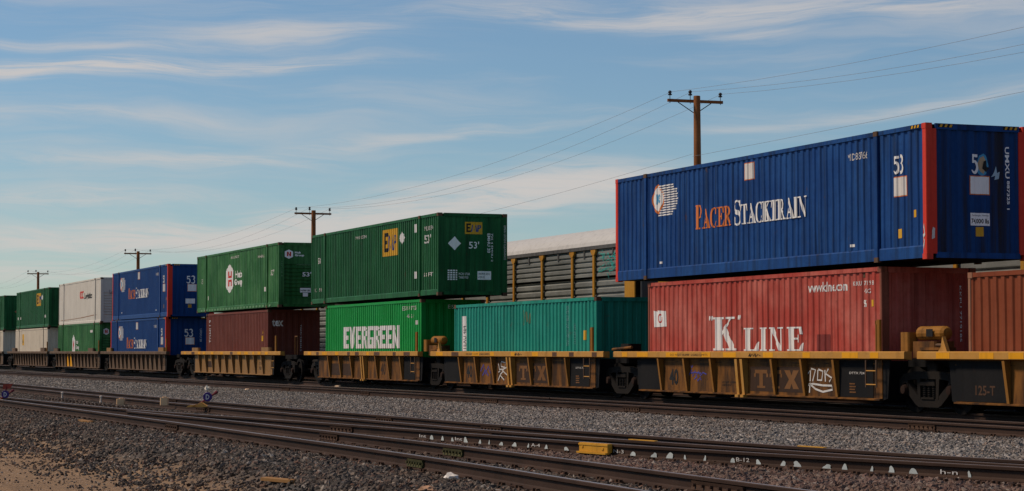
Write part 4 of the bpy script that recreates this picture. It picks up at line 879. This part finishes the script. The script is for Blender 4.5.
# ------------------------------------------------------------------ railway tracks
M_rail = paint('rusty rail side', (.036, .020, .014), .75, .6, (.066, .038, .027), .5, .6, (.07, .03, .018), (1, 1, 1))
M_head = paint('worn rail head', (.24, .2, .175), .35, .5, (.34, .3, .27), .4, .3, (.08, .05, .035), (.3, 6, 6), .4)
M_tie = paint('old timber sleeper', (.06, .042, .03), .85, .6, (.13, .085, .05), .6, .3, (.10, .05, .02), (6, .5, 6))
M_plate = paint('rusty tie plate', (.055, .03, .02), .75, .5, (.1, .055, .03), .5, .5)
RP = [(-.075, -.172), (.075, -.172), (.075, -.160), (.02, -.145), (.009, -.13), (.009, -.05), (.036, -.038), (.037, -.008), (.028, 0), (-.028, 0), (-.037, -.008), (-.036, -.038), (-.009, -.05), (-.009, -.13), (-.02, -.145), (-.075, -.160)]
def spline(P, step=1.5):
    """smooth v(u) through points by cubic Hermite"""
    P = sorted(P); us_ = [p[0] for p in P]; ds = []
    for i in range(len(P)):
        a = P[max(0, i-1)]; b_ = P[min(len(P)-1, i+1)]; ds.append((b_[1]-a[1])/(b_[0]-a[0]))
    out = []
    for i in range(len(P)-1):
        (x0, y0), (x1, y1) = P[i], P[i+1]; n = max(1, int((x1-x0)/step)); hh = x1-x0
        for k in range(n):
            t = k/n; out.append((x0+hh*t, (2*t**3-3*t*t+1)*y0+(t**3-2*t*t+t)*hh*ds[i]+(-2*t**3+3*t*t)*y1+(t**3-t*t)*hh*ds[i+1]))
    return out+[P[-1]]
def at(path, u):
    for a, b_ in zip(path[:-1], path[1:]):
        if a[0] <= u <= b_[0]: t = (u-a[0])/(b_[0]-a[0]); return a[1]+(b_[1]-a[1])*t, (b_[1]-a[1])/(b_[0]-a[0])
    return path[-1][1], 0
def rail(path, parent):
    mb = MB(); n = len(RP)
    for i, (u, v) in enumerate(path):
        a = path[max(0, i-1)]; b_ = path[min(len(path)-1, i+1)]; d = Vector((b_[0]-a[0], b_[1]-a[1])).normalized()
        for y, z in RP: mb.v.append((u-d.y*y, v+d.x*y, z))
    for i in range(len(path)-1):
        for k in range(n):
            k2 = (k+1) % n; mb.f.append((i*n+k, i*n+k2, (i+1)*n+k2, (i+1)*n+k)); mb.m.append(1 if k == 8 else 0)
    mb.f += [tuple(range(n)), tuple(range((len(path)-1)*n+n-1, (len(path)-1)*n-1, -1))]; mb.m += [0, 0]
    return mb.build('rail', [M_rail, M_head], parent)
ME_tie = []
for q in range(4):
    rnd = random.Random(q); j = lambda: rnd.uniform(-.012, .012)
    P = [(-.11+j(), -.38), (.11+j(), -.38), (.115+j(), -.19+j()*.5), (.04+j(), -.178+j()*.5), (-.05, -.181), (-.11+j(), -.188+j()*.5)]
    ME_tie.append(MB().prism_y(P, -1.3+j()*4, 1.3+j()*4).mesh('sleeper', M_tie))
def ties(parent, pa, pb, u0, u1, step=.55, seed=0):
    rnd = random.Random(seed); u = u0; mbp = MB()
    while u < u1:
        va, sa = at(pa, u); vb, sb = at(pb, u); o = link('sleeper', rnd.choice(ME_tie), parent)
        o.location = (u+rnd.uniform(-.04, .04), (va+vb)/2+rnd.uniform(-.07, .07), rnd.uniform(-.006, .004)); o.rotation_euler.z = math.atan(sa)+rnd.uniform(-.015, .015)
        for v in (va, vb):
            mbp.box(u-.09, v-.16, -.19, u+.09, v+.16, -.171)
            for sx_ in (-.05, .05):
                for sy in (-.1, .1): mbp.box(u+sx_-.016, v+sy-.02, -.172, u+sx_+.016, v+sy+.02, -.140)
        u += step*rnd.uniform(.94, 1.06)
    stuff(mbp.build('tie_plates', M_plate, parent))
def joint(parent, path, u, m=None, wd=.45, yel=None):
    """pair of bolted joint bars on a rail"""
    v, s = at(path, u); mb = MB()
    for q in (-1, 1):
        P = [(q*.012, -.135), (q*.05, -.142), (q*.034, -.09), (q*.045, -.05), (q*.012, -.052)]
        mb.prism_x(P if q > 0 else P[::-1], -wd, wd)
        for k in range(6): x = -wd*.85+wd*1.7*k/5; mb.tube((x, q*.02, -.092), (x, q*.07, -.092), .019, n=6)
    o = mb.build('joint_bar', m or M_plate, parent); o.location = (u, v, 0); o.rotation_euler.z = math.atan(s); return o
def track(name): return struct(empty(name, (0, 0, 0)))
TA = track('train_track'); pA1 = [(-320, .58), (-100, .58), (-60, .58), (-20, .58), (60, .58)]; pA2 = [(u, 2.015) for u, v in pA1]
rail(pA1, TA); rail(pA2, TA); ties(TA, pA1, pA2, -62, -26, .62, 1)
TB = track('empty_track'); pB1 = spline([(-170, -7.3), (-136, -5.9), (-103, -4.55), (-80, -3.9), (-65, -3.5), (-54, -3.3), (-46, -3.2), (-40, -3.17), (-30, -3.17), (-10, -3.17), (40, -3.17)], 2); pB2 = [(u, v+1.435) for u, v in pB1]
rail(pB1, TB); rail(pB2, TB); ties(TB, pB1, pB2, -70, -26, .58, 2)
pB3 = spline([(-170, -5.4), (-120, -4.1), (-90, -3.2), (-70, -2.3), (-55, -1.9)], 2); rail(pB3, TB)
for u in (-46.6, -33.8, -55.8, -76, -67, -95): joint(TB, pB1, u)
TR = track('rear_track'); pR1 = [(-320, 6.38), (60, 6.38)]; rail(pR1, TR); rail([(u, v+1.435) for u, v in pR1], TR)
# nearest track
TF = track('front_track')
pF4 = spline([(-150, -18.6), (-90, -17.3), (-57.5, -16.5), (-42.4, -16.12), (-33, -15.98), (-26.9, -15.9), (-22, -15.95), (-18, -16.08), (-8, -16.2), (30, -16.3)])
pF5 = spline([(-46.2, -15.42), (-37.4, -14.82), (-30.6, -14.58), (-25.5, -14.5), (-21.4, -14.56), (-18.4, -14.62), (-8, -14.76), (30, -14.86)])
rail(pF4, TF); rail(pF5, TF)
joint(TF, pF4, -38.6); joint(TF, pF5, -33.2); joint(TF, pF5, -19.4, wd=.6)
M_moss = paint('mossy green joint bar', (.06, .06, .024), .85, .6, (.10, .08, .04), .5, .4)
joint(TF, pF4, -25.1, M_moss, .3); joint(TF, pF5, -27.6, M_moss, .36)
# turnout curving away from it
TS = track('turnout_track')
pF1 = spline([(-150, -13.4), (-89.7, -12.3), (-63.7, -12.0), (-50, -11.62), (-41.1, -11.22), (-34.5, -10.98), (-30, -10.66), (-26.2, -10.36), (-23.5, -10.0), (-21.4, -9.62), (-12, -8.0), (30, -1.)])
pF1b = spline([(-150, -14.8), (-90, -13.5), (-58.7, -13.05), (-45.5, -12.72), (-37.6, -12.35), (-31.8, -12.02), (-28.2, -11.5), (-25, -11.05), (-22.5, -10.62), (-20.6, -10.18), (-12, -8.6), (30, -1.7)])
pF3 = spline([(-110, -17.2), (-80, -16.6), (-61.2, -15.95), (-47.4, -15.15), (-40.4, -14.1), (-35.1, -13.3), (-30.2, -12.72), (-26.4, -12.15), (-24, -11.6), (-21, -10.75), (-19.5, -10.35)])
for p in (pF1, pF1b, pF3): rail(p, TS)
ties(TF, pF4, [(u, v+1.4) for u, v in pF4], -60, -13, .56, 3)
ties(TS, [(u, v-.9) for u, v in pF1b], [(u, v+.6) for u, v in pF1b], -66, -14, .56, 4)
joint(TS, pF1, -35.4); joint(TS, pF1, -41); joint(TS, pF3, -36.4); joint(TS, pF1b, -33); joint(TS, pF1, -58); joint(TS, pF1b, -50, wd=.6)
M_yp = paint('bright yellow paint', (.55, .27, .025), .55, .5, (.55, .33, .08), .5, .3)
# chalk marks and writing on the web of the curved rail
M_mark = paint('pale chalk mark', (.52, .56, .54), .85, .6, (.3, .33, .32), .5, .2)
rnd = random.Random(11)
def webmark(u, shapes, wd, hgt, z0=-.14, mat=None):
    v, s = at(pF3, u); F = Flat(0, 1, 0)
    o = decal('chalk_mark', shapes, (-wd/2, z0, wd/2, z0+hgt), F, lambda t, d, z: (t, d, z), mat or M_mark, TS, lift=0.)
    o.location = (u, v-(.011 if z0+hgt < -.05 else .0385)-.012, 0); o.rotation_euler.z = math.atan(s)
def blob():
    t = rnd.uniform(-.25, .25); j = lambda: rnd.uniform(-.07, .07)
    return [poly((.0+j(), 0), (1.+j(), 0), (.95+j()+t*.3, .35), (.82+t+j(), .72), (.66+t, .94), (.5+t, 1), (.34+t, .95), (.2+t+j(), .72), (.06+t*.3+j(), .35))]
for u in (-32.83, -32.39, -32.07, -31.6, -31.15, -30.86, -30.37, -29.94, -29.56, -29.08, -28.4, -26.73, -26.31, -25.92, -25.61, -25.2, -24.69, -24.21, -23.74, -23.4, -22.97, -22.72, -22.25, -21.96, -21.58, -20.75):
    webmark(u+rnd.uniform(-.06, .06), blob(), rnd.choice((.05, .09, .14)), rnd.uniform(.05, .085), -.145)
for u, t_ in ((-33.17, 'Int'), (-31.84, 'Int'), (-29.35, 'A-4'), (-27.1, 'N-3'), (-24.45, 'B-12'), (-21.1, 'h-n')): webmark(u, bfont(t_), .26, .05, -.125, M_chalk)
# ------------------------------------------------------------------ small things by the rails
v, s = at(pF3, -27.68)
o = MB().box(-.38, -.08, -.125, .38, -.0, -.002, c=.012); o.box(-.42, -.11, -.15, .38, -.02, -.127, c=.02); o.box(-.38, -.088, -.035, .38, -.079, -.012); o.box(-.3, -.09, -.07, -.26, -.079, -.045); o.box(.22, -.09, -.09, .27, -.079, -.06)
o = tag(o.build('rail_clamp', M_yp), 'yellow painted steel clamp box on the side of the curved rail', 'clamp'); o.location = (-27.58, v-.03, 0); o.rotation_euler.z = math.atan(s)
for (p, u, L_, lab) in ((pF1b, -28.04, .36, 'yellow strip lying on the rail right of the yellow clamp box'), (pF1, -25.3, .3, 'yellow strip on the far rail further right')):
    v, s = at(p, u); o = tag(MB().box(-L_, -.03, .001, L_, .03, .012, c=.01).build('yellow_strip', M_yp), lab, 'strip', 'yellow strips on the rails'); o.location = (u, v, 0); o.rotation_euler.z = math.atan(s)
M_purple = paint('purple sign paint', (.055, .03, .16), .5, .3, None, .3, .1); M_crim = paint('crimson arm paint', (.17, .03, .035), .6, .4, None, .4, .3)
def derail(label, u, v):
    D = empty('derail_sign', (u, v, -.03), label, 'sign', 'derail signs', rz=YAW)
    # arm leaning to the right with the disc on it
    mb = MB().tube((-.2, 0, .03), (.28, 0, .36), .022, n=8); mb.tube((.22, 0, .315), (.29, 0, .37), .035, n=8); mb.build('arm', M_crim, D)
    d = MB().lathe_y([(-.055, .01), (-.055, .105), (-.035, .11), (-.035, .01)], .06, .24, 24).build('disc', M_purple, D)
    decal('letter', bfont('D', .02), (.02, .18, .105, .30), Flat(0, 1, -.058), lambda t, e, z: (t, e, z), M_white2, d, lift=.002)
    mb = MB().prism_y([(-.35, 0), (.1, 0), (.02, .05), (-.08, .12), (-.2, .05)], -.12, .1); mb.prism_y([(-.42, 0), (-.3, 0), (-.2, .06), (-.36, .045)], -.2, .0); mb.build('base', paint('orange derail base paint', (.62, .3, .07), .7, .5, None, .4, .3), D)
    return D
derail('purple disc sign with letter D on a leaning red arm', -49.7, -12.9)
D = derail('purple disc sign at the left picture edge under a red flag plate', -60.5, -16.12); D.location.z = -.15
MB().prism_y([(-.02, .38), (.2, .40), (.26, .54), (.0, .52)], -.03, -.01).build('flag', paint('dull red flag', (.3, .05, .03)), D); MB().tube((.06, -.02, .3), (.1, -.02, .45), .02, n=6).build('stem', M_crim, D)
def rock(name, label, cat, u, v, r, c, sc=(1, 1, .7), seed=0, group=None, z=None):
    rnd = random.Random(seed); bm = bmesh.new(); bmesh.ops.create_icosphere(bm, subdivisions=2, radius=r)
    ph = [rnd.uniform(0, 6) for _ in range(6)]
    for q in bm.verts:
        n_ = q.co.normalized(); k = 1+.28*math.sin(n_.x*3+ph[0])*math.sin(n_.y*4+ph[1])+.22*math.sin(n_.z*5+ph[2]+n_.x*4)+.15*rnd.uniform(-1, 1); q.co = Vector((q.co.x*k*sc[0], q.co.y*k*sc[1], q.co.z*k*sc[2]))
    me = bpy.data.meshes.new(name); bm.to_mesh(me); bm.free(); me.materials.append(paint(label[:40], c, .85, .5, None, .5, .0)); o = link(name, me); o.location = (u, v, (gz(u, v) if z is None else z)+r*sc[2]*.55); tag(o, label, cat, group); return o
rock('crumpled_paper', 'crumpled white paper lying beside the nearest rail', 'paper', -23.15, -16.16, .085, (.6, .55, .5), (1.3, 1, .7), 3)
rock('pale_rock', 'pale tan rock in the dark ballast below the crumpled paper', 'rock', -21.5, -17.0, .075, (.35, .2, .12), (1.2, 1, .6), 5)
rock('white_rag', 'white rag on the light ballast above the purple disc sign', 'rag', -80.7, -5.67, .11, (.7, .62, .52), (1, .8, 1), 6)
rock('tan_rock', 'round tan rock at the foot of the train in front of the bright green container', 'rock', -80.9, -.35, .12, (.5, .36, .24), (1, 1, .9), 8)
rock('tan_rag', 'small tan rag on the empty track right of the white rag', 'rag', -79.5, -4.4, .09, (.6, .42, .28), (1.6, 1, .6), 9)
M_wood = paint('pale sawn timber', (.72, .45, .24), .8, .4, (.78, .55, .34), .35, 0)
for u, v, lab, wd in ((-58.1, -13.05, 'pale timber block on the curved rails, left of the pair', .11), (-52.9, -12.95, 'pale timber block on the curved rails, right of the pair', .1)):
    mb = MB().box(-wd, -.07, 0, wd, .07, .19, c=.02); mb.box(-wd*.4, -.06, .19, wd*.5, .06, .215, c=.02); o = tag(mb.build('timber_block', M_wood), lab, 'block', 'timber blocks by the rails'); o.location = (u, v-.25, -.2 if u < -55 else -.06); o.rotation_euler.z = YAW
for u, v, lab in ((-67.2, -13.2, 'short white marker peg between the rails, left one'), (-61.1, -13.1, 'short white marker peg between the rails, right one')):
    mb = MB().lathe_z([(0, .03), (.02, .05), (.08, .03), (.16, .025), (.19, .04), (.22, .035), (.23, .01)], 0, 0, 10); o = tag(mb.build('marker_peg', paint('peg paint', (.6, .5, .4), .7)), lab, 'peg', 'marker pegs'); o.location = (u, v-.2, -.21)
def plank(label, u, v, L_, rz, seed):
    mb = MB().prism_x([(-.07, 0), (.07, 0), (.075, .03), (.02, .045), (-.07, .035)], -L_/2, L_/2*.9); mb.prism_x([(-.05, .0), (.0, .005), (.0, .03), (-.05, .03)], L_/2*.9, L_/2*1.05); o = tag(mb.build('plank', paint('weathered orange plank', (.24, .12, .04), .8, .6, (.33, .2, .09), .5, 0)), label, 'plank', 'loose planks'); o.location = (u, v, gz(u, v)+.02); o.rotation_euler.z = rz
plank('weathered orange plank in the ballast at the bottom edge', -25.3, -17.6, .7, .3, 1)
plank('thin orange plank lying along the nearest rail left of centre', -44.5, -16.6, 1.3, .02, 2)

# ------------------------------------------------------------------ utility poles and wires
M_pole = paint('brown pole timber', (.2, .072, .024), .8, .6, (.3, .125, .045), .6, .2, (.06, .03, .015), (8, 8, .3)); M_ins = paint('dark insulator glaze', (.035, .035, .04), .3, .2, None, .1, 0)
POLES = [(-19.5, 11.35), (-74.85, 11.31), (-129.8, 10.2), (-185.7, 10.06), (-242.6, 10.22), (-299, 10.3)]
labs = [None, 'brown utility pole rising behind the big blue container', 'brown utility pole behind the gap left of the dark green container', 'brown utility pole above the two stacked blue containers', 'smallest brown utility pole at the far left', None]
labs[0] = 'utility pole beyond the right picture edge carrying the wires'; labs[5] = 'utility pole beyond the left picture edge carrying the wires'
PV = 12.5; ARM = 1.2
for (u, zt), lab in zip(POLES, labs):
    g0 = gz(u, PV); T = empty('utility_pole', (u, PV, g0), lab, 'pole', 'utility poles along the line'); H = zt-g0; T.rotation_euler = (R(.25)*math.sin(u*3), R(.3)*math.cos(u*1.7), 0)
    MB().lathe_z([(-.3, .19), (0, .185), (H*.6, .16), (H-.02, .135), (H, .12)], 0, 0, 14).build('shaft', M_pole, T, True)
    zc = H-.20
    MB().box(-.20, -ARM, zc-.055, -.09, ARM, zc+.055, c=.015).build('crossarm', M_pole, T)
    for y, zz in ((-ARM+.1, zc+.055), (ARM-.1, zc+.055), (-.22, zc+.055)):
        xx = -.145; k = 1.0 if abs(y) > .5 else 1.15
        o = MB().lathe_z([(zz-.16, .012), (zz+.14*k, .014), (zz+.15*k, .07), (zz+.19*k, .085), (zz+.2*k, .05), (zz+.24*k, .05), (zz+.25*k, .075), (zz+.29*k, .07), (zz+.33*k, .03)], xx, y, 12).build('insulator', M_ins, T, True)
    for s_ in (-1, 1): MB().tube((-.21, s_*.72, zc-.05), (-.15, s_*.03, zc-.48), .018, n=6).build('brace', M_dark, T)
    for s_ in (-1, 1): MB().box(-.207, s_*.34-.09, zc-.045, -.2005, s_*.34+.09, zc+.045).build('tag_plate', M_yp, T)
    MB().box(-.2, -.06, H-2.34, -.13, .06, H-2.22, c=.015).build('bracket', M_dark, T)
M_wire = plain('wire metal', (.22, .22, .23), .6)
for y, dz, lab, sag in ((-ARM+.1, .13, 'nearest power line strung on the near crossarm ends', .85), (-.22, .17, 'middle power line strung on the pole tops', 1.2), (ARM-.1, .13, 'farthest power line strung on the far crossarm ends', 1.1), (-.18, -2.28, 'lowest wire on the poles, just above the containers', .7)):
    mb = MB()
    for (u0, z0), (u1, z1) in zip(POLES[:-1], POLES[1:]):
        sg = sag*(1. if dz > -1 else (.05 if u0 > -50 else .55))
        if dz < -1: 
            z1 -= .1
        pts = [(-.145+u0+(u1-u0)*t, PV+y, z0+dz+(z1-z0)*t-4*sg*t*(1-t)) for t in [i/16 for i in range(17)]]
        for a, b_ in zip(pts[:-1], pts[1:]): mb.tube(a, b_, .0055, n=5)
    tag(mb.build('power_line', M_wire), lab, 'wire', 'wires between the utility poles')
